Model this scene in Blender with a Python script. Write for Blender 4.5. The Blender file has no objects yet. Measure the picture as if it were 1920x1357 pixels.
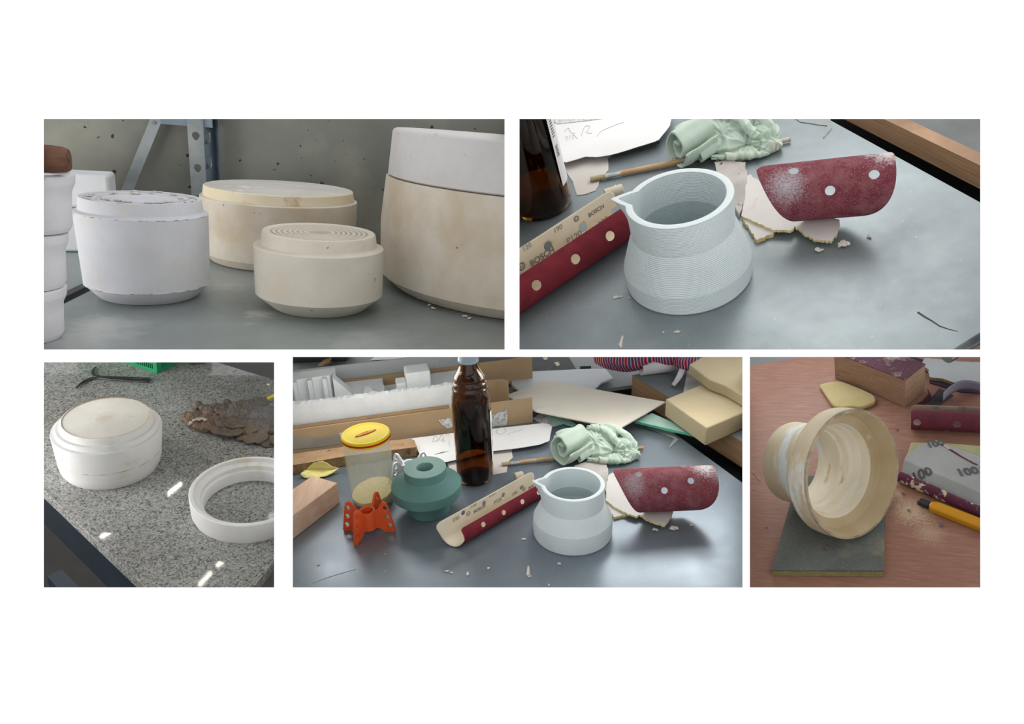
import bpy, bmesh, math, random
from mathutils import Vector, Matrix, noise
from math import sin, cos, tan, atan, atan2, asin, radians as R_, pi, sqrt
random.seed(7)
SC = bpy.context.scene
COL = SC.collection
# ------------------------------------------------------------------ camera
F, CX, CY = 1300.0, 960.0, 678.5
PITCH, CAMZ, D = R_(20.5), 1.60, 0.55
cam = bpy.data.objects.new('camera', bpy.data.cameras.new('camera'))
COL.objects.link(cam); SC.camera = cam
cam.data.sensor_width = 36.0
cam.data.lens = F/1920*36.0
cam.data.clip_start = 0.02; cam.data.clip_end = 60
cam.location = (0, 0, CAMZ)
cam.rotation_euler = (pi/2-PITCH, 0, 0)
CR = cam.rotation_euler.to_matrix()
CO = Vector((0, 0, CAMZ))
def ray(px, py): return CR @ Vector(((px-CX)/F, -(py-CY)/F, -1.0))
def camc(v):            # world point -> (px, py, depth)
    c = CR.transposed() @ (v-CO)
    return CX-c.x/c.z*F, CY+c.y/c.z*F, -c.z

class Stage:
    """A table plane seen in one of the five openings: x along it, y away from the viewer, z up from it."""
    def __init__(s, px, py, bottom, dbot, e, roll):
        e, roll = R_(e), R_(roll)
        r = ray(px, py).normalized()
        up = CR @ Vector((0, 1, 0)); up = (up-r*up.dot(r)).normalized()
        rt = r.cross(up).normalized()
        up = (up*cos(roll)-rt*sin(roll)).normalized()
        n = (-r*sin(e)+up*cos(e)).normalized()
        y = (r-n*r.dot(n)).normalized(); x = y.cross(n)
        # depth so that the table meets the ray through the opening's lower edge at dbot
        q = ray(px, bottom); k = q.dot(n)*dbot/ray(px, py).dot(n)
        o = CO+ray(px, py)*k
        s.M = Matrix(((x.x, y.x, n.x, o.x), (x.y, y.y, n.y, o.y), (x.z, y.z, n.z, o.z), (0, 0, 0, 1)))
        s.I = s.M.inverted(); s.c = s.I @ CO
    def at(s, px, py, z=0.0):
        d = (s.I.to_3x3() @ ray(px, py))
        t = (z-s.c.z)/d.z
        return s.c+d*t
    def onv(s, px, py, p, nrm):      # ray with a vertical plane through p with normal nrm
        d = s.I.to_3x3() @ ray(px, py); nn = Vector((nrm[0], nrm[1], 0))
        return s.c+d*((p-s.c).dot(nn)/d.dot(nn))
    def proj(s, v): return camc(s.M @ v)
    def dep(s, v): return camc(s.M @ v)[2]
    def k(s, v): return s.dep(v)/F
    def zfor(s, v, py):              # height above v (on the table) that shows at row py
        lo, hi = -0.3, 0.9
        for _ in range(50):
            m = (lo+hi)/2
            if s.proj(Vector((v.x, v.y, m)))[1] > py: lo = m
            else: hi = m
        return lo
    def away(s, v):
        d = Vector((v.x-s.c.x, v.y-s.c.y, 0)); return d.normalized()
    def prof(s, px, ents):
        """ents: (half width in px, row of the ring's near edge); first is the base. -> centre, [(r, z)]"""
        ch = cos(atan((px-CX)/F))
        hw, fy = ents[0]; f = s.at(px, fy); aw = s.away(f); c = f.copy()
        for _ in range(12):
            r = hw*s.k(c)*ch; c = f+aw*r
        out = [(r, 0.0)]
        for hw, fy in ents[1:]:
            lo, hi = -0.1, 0.6
            for _ in range(50):
                m = (lo+hi)/2; q = Vector((c.x, c.y, m)); r = hw*s.k(q)*ch
                if s.proj(q-aw*r)[1] > fy: lo = m
                else: hi = m
            out.append((r, lo))
        return c, out

S1 = Stage(514, 439, 655, 0.645, 9.5, 1.5)
S2 = Stage(1406, 439, 655, 0.69, 36.0, 2.5)
S3 = Stage(298, 890, 1101, 0.66, 35.5, 4.5)
S4 = Stage(970, 885, 1101, 0.665, 31.5, 2.0)
S5 = Stage(1622, 885, 1101, 0.68, 46.0, 1.0)

# ------------------------------------------------------------------ materials
def lin(c):
    if isinstance(c, str):
        c = [int(c[i:i+2], 16)/255 for i in (0, 2, 4)]
    return tuple((v/12.92 if v <= 0.04045 else ((v+0.055)/1.055)**2.4) for v in c)+(1.0,)
MATS = {}
def mat(name, base, var=None, vs=9.0, vlo=.35, vhi=.65, rough=.6, metal=0.0, bump=0.0, bs=300.0, stretch=None, spots=(), patches=(),
        lines=None, trans=0.0, ior=1.45, spec=0.5, coat=0.0, sss=0.0, alpha=1.0, rvar=0.0, detail=6.0):
    """Principled material; colour = base varied by noise, then noise-thresholded spots, then round patches broken up by noise."""
    if name in MATS: return MATS[name]
    m = bpy.data.materials.new(name); MATS[name] = m; m.use_nodes = True
    nt = m.node_tree; N, L = nt.nodes, nt.links
    b = N['Principled BSDF']
    tc = N.new('ShaderNodeTexCoord'); vec = tc.outputs['Object']
    if stretch:
        mp = N.new('ShaderNodeMapping'); L.new(vec, mp.inputs[0])
        mp.inputs['Scale'].default_value = stretch[:3]
        if len(stretch) > 3: mp.inputs['Rotation'].default_value = (0, 0, stretch[3])
        svec = mp.outputs[0]
    else: svec = vec
    def nz(v, sc, det=6.0, ro=.6):
        n = N.new('ShaderNodeTexNoise'); L.new(v, n.inputs['Vector'])
        n.inputs['Scale'].default_value = sc; n.inputs['Detail'].default_value = det; n.inputs['Roughness'].default_value = ro
        return n.outputs['Fac']
    def rng(v, lo, hi, a=0., z=1.):
        r = N.new('ShaderNodeMapRange'); L.new(v, r.inputs[0])
        for i, q in enumerate((lo, hi, a, z)): r.inputs[i+1].default_value = q
        return r.outputs[0]
    def mix(f, a, c):
        x = N.new('ShaderNodeMix'); x.data_type = 'RGBA'
        if isinstance(f, float): x.inputs[0].default_value = f
        else: L.new(f, x.inputs[0])
        for i, q in ((6, a), (7, c)):
            if isinstance(q, tuple): x.inputs[i].default_value = q
            else: L.new(q, x.inputs[i])
        return x.outputs[2]
    colr = lin(base)
    if var: colr = mix(rng(nz(svec, vs, detail), vlo, vhi), colr, lin(var))
    for sp in spots:
        c, sc, lo, hi = sp[:4]
        v = svec if len(sp) > 4 and sp[4] else vec
        colr = mix(rng(nz(v, sc, 4.0), lo, hi), colr, lin(c))
    for (ctr, rad, c, st, nsc) in patches:
        d = N.new('ShaderNodeVectorMath'); d.operation = 'DISTANCE'; L.new(vec, d.inputs[0]); d.inputs[1].default_value = ctr
        a = N.new('ShaderNodeMath'); a.operation = 'MULTIPLY_ADD'; L.new(nz(vec, nsc, 5.0), a.inputs[0]); a.inputs[1].default_value = rad*2.2; L.new(d.outputs['Value'], a.inputs[2])
        colr = mix(rng(a.outputs[0], rad*2.2, rad*1.3, 0., st), colr, lin(c))
    if isinstance(colr, tuple): b.inputs['Base Color'].default_value = colr
    else: L.new(colr, b.inputs['Base Color'])
    b.inputs['Roughness'].default_value = rough
    if rvar: L.new(rng(nz(svec, vs*1.7), .3, .7, rough-rvar, rough+rvar), b.inputs['Roughness'])
    b.inputs['Metallic'].default_value = metal
    b.inputs['IOR'].default_value = ior
    b.inputs['Specular IOR Level'].default_value = spec
    b.inputs['Transmission Weight'].default_value = trans
    b.inputs['Coat Weight'].default_value = coat
    b.inputs['Alpha'].default_value = alpha
    if sss:
        b.inputs['Subsurface Weight'].default_value = sss; b.inputs['Subsurface Radius'].default_value = (.004, .004, .004)
    h = None
    if bump:
        bp = N.new('ShaderNodeBump'); bp.inputs['Strength'].default_value = bump; bp.inputs['Distance'].default_value = .002
        L.new(nz(svec, bs, 3.0), bp.inputs['Height']); h = bp
    if lines:
        w = N.new('ShaderNodeTexWave'); w.wave_type = 'BANDS'; w.bands_direction = 'Z'; L.new(vec, w.inputs['Vector'])
        w.inputs['Scale'].default_value = lines[0]; w.inputs['Distortion'].default_value = 0
        bp = N.new('ShaderNodeBump'); bp.inputs['Strength'].default_value = lines[1]; bp.inputs['Distance'].default_value = .001
        L.new(w.outputs['Fac'], bp.inputs['Height'])
        if h: L.new(h.outputs[0], bp.inputs['Normal'])
        h = bp
    if h: L.new(h.outputs[0], b.inputs['Normal'])
    return m

# ------------------------------------------------------------------ object making
def tag(o, label=None, cat=None, group=None, kind=None):
    for k, v in (('label', label), ('category', cat), ('group', group), ('kind', kind)):
        if v: o[k] = v
    return o
def mesh(name, bm, mats, parent=None, smooth=35, solid=None, bevel=None, fix=True):
    me = bpy.data.meshes.new(name)
    if fix: bmesh.ops.recalc_face_normals(bm, faces=bm.faces)
    bm.to_mesh(me); bm.free()
    if not isinstance(mats, (list, tuple)): mats = [mats]
    for m in mats: me.materials.append(m)
    if smooth:
        me.polygons.foreach_set('use_smooth', [True]*len(me.polygons))
        me.set_sharp_from_angle(angle=R_(smooth))
    o = bpy.data.objects.new(name, me); COL.objects.link(o)
    if parent: o.parent = parent
    if bevel:
        md = o.modifiers.new('b', 'BEVEL'); md.width = bevel; md.segments = 2; md.limit_method = 'ANGLE'; md.angle_limit = R_(40)
    if solid:
        md = o.modifiers.new('s', 'SOLIDIFY'); md.thickness = solid; md.offset = -1
        if len(mats) > 1: md.material_offset = 1; md.material_offset_rim = 1
    return o
def put(o, S, loc=(0, 0, 0), rz=0.0, rot=None):
    o.matrix_world = S.M @ Matrix.Translation(Vector(loc)) @ (rot if rot is not None else Matrix.Rotation(rz, 4, 'Z'))
    return o
def thing(S, name, loc, label, cat, rz=0.0, group=None, rot=None):
    o = bpy.data.objects.new(name, None); COL.objects.link(o); o.empty_display_size = .02
    put(o, S, loc, rz, rot); return tag(o, label, cat, group)
def solo(S, name, bm, mats, loc, label, cat, group=None, rz=0.0, rot=None, **kw):
    o = mesh(name, bm, mats, **kw); put(o, S, loc, rz, rot); return tag(o, label, cat, group)
def bake(o):            # replace modifiers by their result
    dg = bpy.context.evaluated_depsgraph_get(); dg.update()
    me = bpy.data.meshes.new_from_object(o.evaluated_get(dg)); old = o.data
    o.modifiers.clear(); o.data = me; bpy.data.meshes.remove(old); return o
def BM():  return bmesh.new()

def box(bm, sx, sy, sz, c=(0, 0, 0), rz=0.0, mi=0, rot=None):
    m = Matrix.Translation(Vector(c)) @ (rot if rot is not None else Matrix.Rotation(rz, 4, 'Z')) @ Matrix.Diagonal((sx, sy, sz, 1))
    r = bmesh.ops.create_cube(bm, size=1.0, matrix=m)
    for v in r['verts']:
        for f in v.link_faces: f.material_index = mi
    return r['verts']
def prism(bm, pts, z0, z1, mi=0, mis=None):
    """pts: outline (x, y) -> solid between z0 and z1; mis = material of the sides"""
    lo = [bm.verts.new((p[0], p[1], z0 if not callable(z0) else z0(p[0], p[1]))) for p in pts]
    hi = [bm.verts.new((p[0], p[1], z1 if not callable(z1) else z1(p[0], p[1]))) for p in pts]
    a = bm.faces.new(hi); c = bm.faces.new(lo[::-1]); a.material_index = c.material_index = mi
    n = len(pts)
    for i in range(n):
        f = bm.faces.new((lo[i], lo[(i+1) % n], hi[(i+1) % n], hi[i])); f.material_index = mi if mis is None else mis
    return hi
def hexa(bm, lo, hi, mi=0):          # solid from 4 lower + 4 upper corner points
    a = [bm.verts.new(v) for v in lo]; b = [bm.verts.new(v) for v in hi]
    n = len(a)
    for f in [b, a[::-1]]+[[a[i], a[(i+1) % n], b[(i+1) % n], b[i]] for i in range(n)]:
        q = bm.faces.new(f); q.material_index = mi
def lathe(bm, pr, seg=128, mi=0, warp=None, m=None, close=False):
    rings = []
    for r, z in pr:
        if r < 1e-6: rings.append([bm.verts.new((0, 0, z))])
        else:
            ring = []
            for i in range(seg):
                a = 2*pi*i/seg; v = Vector((r*cos(a), r*sin(a), z))
                if warp: v = warp(v, a)
                ring.append(bm.verts.new(v))
            rings.append(ring)
    fs = []
    pairs = list(zip(rings, rings[1:]))
    if close: pairs.append((rings[-1], rings[0]))
    for A, B in pairs:
        if len(A) == 1 and len(B) == 1: continue
        for i in range(seg):
            j = (i+1) % seg
            if len(A) == 1: f = bm.faces.new((A[0], B[j], B[i]))
            elif len(B) == 1: f = bm.faces.new((A[i], A[j], B[0]))
            else: f = bm.faces.new((A[i], A[j], B[j], B[i]))
            f.material_index = mi; fs.append(f)
    if m is not None:
        vs = {v for ring in rings for v in ring}
        for v in vs: v.co = m @ v.co
    return fs
def tube(bm, pts, rad, seg=10, mi=0, caps=True, flat=1.0):
    pts = [Vector(p) for p in pts]; n = len(pts); rings = []
    up = Vector((0, 0, 1))
    for i, p in enumerate(pts):
        t = (pts[min(i+1, n-1)]-pts[max(i-1, 0)]).normalized()
        x = t.cross(up)
        if x.length < 1e-3: x = t.cross(Vector((0, 1, 0)))
        x.normalize(); y = x.cross(t).normalized()
        r = rad(i/(n-1)) if callable(rad) else rad
        rings.append([bm.verts.new(p+x*r*cos(2*pi*k/seg)+y*r*flat*sin(2*pi*k/seg)) for k in range(seg)])
    for A, B in zip(rings, rings[1:]):
        for k in range(seg):
            f = bm.faces.new((A[k], A[(k+1) % seg], B[(k+1) % seg], B[k])); f.material_index = mi
    if caps:
        for q in (rings[0][::-1], rings[-1]):
            f = bm.faces.new(q); f.material_index = mi
def smoothpath(pts, n=8):
    pts = [Vector(p) for p in pts]; out = []
    for i in range(len(pts)-1):
        p0 = pts[max(i-1, 0)]; p1 = pts[i]; p2 = pts[i+1]; p3 = pts[min(i+2, len(pts)-1)]
        for j in range(n):
            t = j/n
            out.append(.5*((2*p1)+(p2-p0)*t+(2*p0-5*p1+4*p2-p3)*t*t+(3*p1-p0-3*p2+p3)*t**3))
    out.append(pts[-1]); return out
def clip(bm, co, no):
    """keep the side opposite to no, close the cut"""
    g = bm.verts[:]+bm.edges[:]+bm.faces[:]
    r = bmesh.ops.bisect_plane(bm, geom=g, plane_co=co, plane_no=no, clear_outer=True, dist=1e-6)
    ed = [e for e in r['geom_cut'] if isinstance(e, bmesh.types.BMEdge)]
    try: bmesh.ops.holes_fill(bm, edges=ed, sides=0)
    except Exception: pass
def cutside(S, px, sign, loc, rz=0.0, rot=None):
    """a partition's face as a plane in the local frame of a thing at loc: (co, no) facing outwards"""
    a, b = ray(px, 300), ray(px, 1000)
    n = a.cross(b).normalized()
    if (n.dot(CR @ Vector((1, 0, 0))))*sign < 0: n = -n
    W = S.M @ Matrix.Translation(Vector(loc)) @ (rot if rot is not None else Matrix.Rotation(rz, 4, 'Z'))
    I = W.inverted()
    return I @ CO, (I.to_3x3() @ n).normalized()
def jag(pts, amp, n=6, seed=0):
    """roughen an outline of (x, y) points"""
    rnd = random.Random(seed); out = []
    for i, p in enumerate(pts):
        q = pts[(i+1) % len(pts)]; a = Vector((p[0], p[1], 0)); b = Vector((q[0], q[1], 0)); d = b-a
        nn = Vector((-d.y, d.x, 0)).normalized()
        for j in range(n):
            t = j/n; o = 0 if j == 0 else rnd.uniform(-amp, amp)
            out.append(a+d*t+nn*o)
    return out
def rel(pts, loc): return [Vector(p)-Vector(loc) for p in pts]
def poly(S, pix, z=0.0): return [S.at(x, y, z) for x, y in pix]
def cen(pts):
    c = Vector((0, 0, 0))
    for p in pts: c += p
    c = c/len(pts); c.z = 0; return c
def slab(S, name, pix, z0, z1, mats, label, cat, ja=0, n=6, mis=None, group=None, seed=0, bevel=None, sm=30):
    """a flat piece whose TOP outline shows at the given pixels"""
    pts = poly(S, pix, z1); c = cen(pts); q = rel(pts, c)
    if ja: q = jag(q, ja, n, seed)
    bm = BM(); prism(bm, q, z0, z1, 0, mis)
    return solo(S, name, bm, mats, c, label, cat, group, bevel=bevel, smooth=sm)

def sheet(f, L, W, nu, nv, holes=(), rs=None):
    """thin curved sheet: f(s, t) -> point; rs(t) -> (s0, s1) limits; round holes (s, t, r) really cut"""
    bm = BM(); g = []
    for j in range(nv+1):
        t = W*j/nv; s0, s1 = rs(t) if rs else (0, L)
        g.append([[s0+(s1-s0)*i/nu, t] for i in range(nu+1)])
    for (hs, ht, hr) in holes:
        for row in g:
            for p in row:
                dx, dy = p[0]-hs, p[1]-ht; d = sqrt(dx*dx+dy*dy)
                if .7*hr < d < 1.3*hr: p[0] = hs+dx/d*hr; p[1] = ht+dy/d*hr
    vs = [[bm.verts.new(f(p[0], p[1])) for p in row] for row in g]
    for j in range(nv):
        for i in range(nu):
            q = (g[j][i], g[j][i+1], g[j+1][i+1], g[j+1][i])
            ms = sum(p[0] for p in q)/4; mt = sum(p[1] for p in q)/4
            if any((ms-h[0])**2+(mt-h[1])**2 < (h[2]*.97)**2 for h in holes): continue
            bm.faces.new((vs[j][i], vs[j][i+1], vs[j+1][i+1], vs[j+1][i]))
    return bm
_TX = {}
def textpts(t, bold=0.0):
    if (t, bold) in _TX: return _TX[(t, bold)]
    cu = bpy.data.curves.new('t', 'FONT'); cu.body = t; cu.size = 1.0; cu.align_x = 'CENTER'; cu.align_y = 'CENTER'; cu.offset = bold; cu.resolution_u = 4
    o = bpy.data.objects.new('t', cu); COL.objects.link(o)
    dg = bpy.context.evaluated_depsgraph_get(); dg.update()
    me = bpy.data.meshes.new_from_object(o.evaluated_get(dg))
    r = ([tuple(v.co) for v in me.vertices], [tuple(p.vertices) for p in me.polygons])
    bpy.data.objects.remove(o); bpy.data.curves.remove(cu); bpy.data.meshes.remove(me)
    _TX[(t, bold)] = r; return r
def write(bm, t, f, s, tt, size, ang=0.0, mi=0, off=0.0003, wide=1.0, bold=0.0, flip=1):
    """lettering laid on a surface f(s, t) -> point, offset along the surface normal"""
    vs, fs = textpts(t, bold); ca, sa = cos(ang), sin(ang); out = []
    for x, y, _ in vs:
        x *= size*wide; y *= size*flip
        a, b = s+x*ca-y*sa, tt+x*sa+y*ca
        p = f(a, b); du = f(a+1e-4, b)-p; dv = f(a, b+1e-4)-p
        out.append(bm.verts.new(p+du.cross(dv).normalized()*off))
    for q in fs:
        try: fc = bm.faces.new([out[i] for i in q]); fc.material_index = mi
        except ValueError: pass
# ------------------------------------------------------------------ setting
white = mat('white board', 'f7f7f7', rough=.9, spec=.1)
OPEN = [(82, 223, 946, 655), (974, 223, 1838, 655), (82, 679, 514, 1101), (549, 669, 1392, 1101), (1406, 669, 1838, 1101)]
def pg(px, py, d): return CO+ray(px, py)*d
bm = BM()
m = .0022/D*F*1.0
def ring_cells(holes, d, flip):
    xs = sorted({-500, 2420}|{h[0] for h in holes}|{h[2] for h in holes}); ys = sorted({-420, 1780}|{h[1] for h in holes}|{h[3] for h in holes})
    cache = {}
    def V(x, y):
        if (x, y) not in cache: cache[(x, y)] = bm.verts.new(pg(x, y, d))
        return cache[(x, y)]
    for x0, x1 in zip(xs, xs[1:]):
        for y0, y1 in zip(ys, ys[1:]):
            mx, my = (x0+x1)/2, (y0+y1)/2
            if any(h[0] < mx < h[2] and h[1] < my < h[3] for h in holes): continue
            q = [V(x0, y0), V(x0, y1), V(x1, y1), V(x1, y0)]
            bm.faces.new(q if not flip else q[::-1])
    return V
A = ring_cells(OPEN, D, False)
grow = [(h[0]-3, h[1]-3, h[2]+3, h[3]+3) for h in OPEN]
B = ring_cells(grow, D+.002, True)
for h, g in zip(OPEN, grow):
    a = [(h[0], h[1]), (h[2], h[1]), (h[2], h[3]), (h[0], h[3])]; b = [(g[0], g[1]), (g[2], g[1]), (g[2], g[3]), (g[0], g[3])]
    for i in range(4):
        j = (i+1) % 4
        bm.faces.new((A(*a[i]), A(*a[j]), B(*b[j]), B(*b[i])))
bmesh.ops.remove_doubles(bm, verts=bm.verts, dist=1e-7)
tag(mesh('wall_front', bm, white, smooth=0), 'white board wall with five openings onto the tables behind it', kind='structure')
# unseen partitions added to keep neighbouring openings' light apart, and the ledge under the upper row
part = mat('partition board', 'd8d8d6', rough=.9)
def partition(name, px, py0, py1, d0, d1, w=1.6, label=None):
    bm = BM()
    hexa(bm, [pg(px-w, py1, d0), pg(px+w, py1, d0), pg(px+w, py0, d0), pg(px-w, py0, d0)],
         [pg(px-w, py1, d1), pg(px+w, py1, d1), pg(px+w, py0, d1), pg(px-w, py0, d1)])
    tag(mesh(name, bm, part, smooth=0), label, kind='structure')
partition('light_divider_center', 960, 195, 660, D+.003, 1.25)
partition('light_divider_left', 531.5, 690, 1150, D+.003, 1.25)
partition('light_divider_right', 1399, 690, 1150, D+.003, 1.25)
bm = BM()
hexa(bm, [pg(60, 663.5, D+.003), pg(1860, 663.5, D+.003), pg(1860, 660.5, D+.003), pg(60, 660.5, D+.003)],
     [pg(60, 663.5, .64), pg(1860, 663.5, .64), pg(1860, 660.5, .64), pg(60, 660.5, .64)])
tag(mesh('trim_1', bm, part, smooth=0), kind='structure')
bm = BM(); prism(bm, [(-4, -2), (4, -2), (4, 7), (-4, 7)], -.05, 0)
tag(mesh('floor', bm, mat('dark floor', '211f1d', '181614', vs=14, rough=.8, spots=(('55524d', 60, .68, .75),)), smooth=0), kind='structure')

# light: one even overcast surround
w = bpy.data.worlds.new('overcast'); SC.world = w; w.use_nodes = True
nt = w.node_tree; bg = nt.nodes['Background']
bg.inputs['Color'].default_value = (1.0, 1.0, 1.0, 1); bg.inputs['Strength'].default_value = 1.0
SC.view_settings.view_transform = 'Standard'; SC.view_settings.look = 'None'; SC.view_settings.gamma = 1.0
SC.view_settings.exposure = 0.3
SC.cycles.max_bounces = 10; SC.cycles.transmission_bounces = 10; SC.cycles.transparent_max_bounces = 12
def area(S, name, loc, aim, size, power, color=(1, 1, 1), sy=None):
    l = bpy.data.lights.new(name, 'AREA'); l.energy = power; l.color = color; l.size = size
    if sy: l.shape = 'RECTANGLE'; l.size_y = sy
    o = bpy.data.objects.new(name, l); COL.objects.link(o)
    a = S.M @ Vector(loc); b = S.M @ Vector(aim)
    o.matrix_world = Matrix.Translation(a) @ (b-a).to_track_quat('-Z', 'Y').to_matrix().to_4x4()
    return o
# ------------------------------------------------------------------ upper shelf with the plaster moulds
S = S1
PL = lambda n, a, b, **k: mat(n, a, b, vs=14, rough=.85, spec=.2, bump=.12, bs=260, **k)
pl_blue = PL('cool white plaster', 'cbcdd4', 'c1c0c1', spots=(('d3c9bd', 40, .6, .8), ('b4a79c', 170, .72, .76)))
pl_warm = PL('cream plaster', 'cec8bc', 'c2bbae', spots=(('8d7f6e', 130, .69, .73), ('cdbfa9', 30, .6, .85)))
pl_old = PL('stained plaster', 'd0c8bb', 'bfb19d', spots=(('c6b193', 15, .5, .85), ('7c6a56', 120, .69, .73)))
pl_top = PL('pale plaster', 'cbc9ca', 'c0bdbb', spots=(('a79888', 110, .7, .75),))
pl_rim = PL('yellowed plaster rim', 'd3c6a8', 'dcd3c0', spots=(('a98d5c', 30, .56, .72),))
seamc = mat('grey violet pencil line', '8f8996', 'd0ccd0', vs=160, vlo=.40, vhi=.5, rough=.9)
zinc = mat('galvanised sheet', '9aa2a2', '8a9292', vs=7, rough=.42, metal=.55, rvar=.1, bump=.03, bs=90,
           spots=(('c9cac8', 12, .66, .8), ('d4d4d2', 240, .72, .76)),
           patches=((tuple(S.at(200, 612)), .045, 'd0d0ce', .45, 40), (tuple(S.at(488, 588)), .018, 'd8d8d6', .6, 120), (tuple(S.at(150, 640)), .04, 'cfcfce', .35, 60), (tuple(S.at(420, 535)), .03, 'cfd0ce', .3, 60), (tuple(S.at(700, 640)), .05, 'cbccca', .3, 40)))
zinc_post = mat('galvanised steel', '9ea3a4', '80878a', vs=16, rough=.45, metal=.6)
steel_dark = mat('blue grey steel', '7f8d99', '6a7884', vs=12, rough=.45, metal=.35)
concrete = mat('concrete', '7b7d76', '6c6f67', vs=5, rough=.9, bump=.15, bs=60,
               spots=(('2e2e2c', 75, .685, .70), ('36352f', 30, .71, .725), ('908d82', 7, .45, .75)))
nt = concrete.node_tree; N, L = nt.nodes, nt.links; b_ = N['Principled BSDF']
src = b_.inputs['Base Color'].links[0].from_socket; tc = N.new('ShaderNodeTexCoord')
for sc, rad, keep in ((26, .13, .45), (11, .09, .55), (60, .19, .5)):
    nz_ = N.new('ShaderNodeTexNoise'); nz_.inputs['Scale'].default_value = sc*3; L.new(tc.outputs['Object'], nz_.inputs['Vector'])
    ad = N.new('ShaderNodeVectorMath'); ad.operation = 'MULTIPLY_ADD'; L.new(nz_.outputs['Color'], ad.inputs[0]); ad.inputs[1].default_value = (.012*26/sc,)*3; L.new(tc.outputs['Object'], ad.inputs[2])
    v = N.new('ShaderNodeTexVoronoi'); v.inputs['Scale'].default_value = sc; L.new(ad.outputs[0], v.inputs['Vector'])
    se = N.new('ShaderNodeSeparateColor'); L.new(v.outputs['Color'], se.inputs[0])
    m1 = N.new('ShaderNodeMath'); m1.operation = 'MULTIPLY'; L.new(se.outputs[1], m1.inputs[0]); m1.inputs[1].default_value = rad
    lt = N.new('ShaderNodeMath'); lt.operation = 'LESS_THAN'; L.new(v.outputs['Distance'], lt.inputs[0]); L.new(m1.outputs[0], lt.inputs[1])
    gt = N.new('ShaderNodeMath'); gt.operation = 'GREATER_THAN'; L.new(se.outputs[0], gt.inputs[0]); gt.inputs[1].default_value = keep
    an = N.new('ShaderNodeMath'); an.operation = 'MULTIPLY'; L.new(lt.outputs[0], an.inputs[0]); L.new(gt.outputs[0], an.inputs[1])
    mx = N.new('ShaderNodeMix'); mx.data_type = 'RGBA'; L.new(an.outputs[0], mx.inputs[0]); L.new(src, mx.inputs[6]); mx.inputs[7].default_value = lin('343430'); src = mx.outputs[2]
L.new(src, b_.inputs['Base Color'])
# shelf: sheet in two panels, post, brace, beam
shelf = thing(S, 'metal_shelf', (0, 0, 0), 'galvanised metal shelf with perforated upright and diagonal brace carrying plaster moulds', 'shelf')
front = [S.at(60, 660.0), S.at(955, 660.0)]
wy = S.at(514, 452).y
x0, x1 = S.at(30, 655).x-.22, None
qc, qn = S.I @ (CO+CR @ Vector((0, 0, -(D+.012)))), (S.I.to_3x3() @ (CR @ Vector((0, 0, 1)))).normalized()
pc, pn = cutside(S, 957.5, 1, (0, 0, 0))
gapA, gapB = S.at(122, 568), S.at(190, 534)
def outline_front():
    g = gapB-gapA
    k = gapA-g*1.2; far = gapB+g*.95
    return [front[0], front[1], S.at(955, 460), (front[1].x, wy-.004, 0), (far.x, wy-.004, 0), far, k, S.at(30, 660)]
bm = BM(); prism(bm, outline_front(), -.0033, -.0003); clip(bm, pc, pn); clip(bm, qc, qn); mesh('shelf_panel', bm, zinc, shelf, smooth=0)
g = (gapB-gapA); nrm = Vector((-g.y, g.x, 0)).normalized()*.022
far = gapB+g*.95
bm = BM(); prism(bm, [gapA-g*1.2+nrm, far+nrm, Vector((far.x, wy-.004, 0)), Vector((x0, wy-.004, 0)), Vector((x0, (gapA-g*1.2+nrm).y, 0))], -.0033, -.0003)
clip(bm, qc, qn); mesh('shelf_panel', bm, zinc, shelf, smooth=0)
bm = BM(); prism(bm, [gapA-g*1.3-nrm*.5, far-nrm*.5, far+nrm*1.4, gapA-g*1.3+nrm*1.4], -.014, -.011); clip(bm, qc, qn)
mesh('gap_shade_strip', bm, mat('panel gap shade', '3a4048', rough=.5, metal=.4), shelf, smooth=0)  # dark strip stands for the shade in the gap between the panels
# wall behind
bm = BM(); xx = S.at(955, 452).x
prism(bm, [(-.75, wy), (xx+.3, wy), (xx+.3, wy+.03), (-.75, wy+.03)], -.012, .62); clip(bm, pc, pn)
o = mesh('wall_back', bm, concrete, smooth=0); put(o, S); tag(o, kind='structure')
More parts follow.
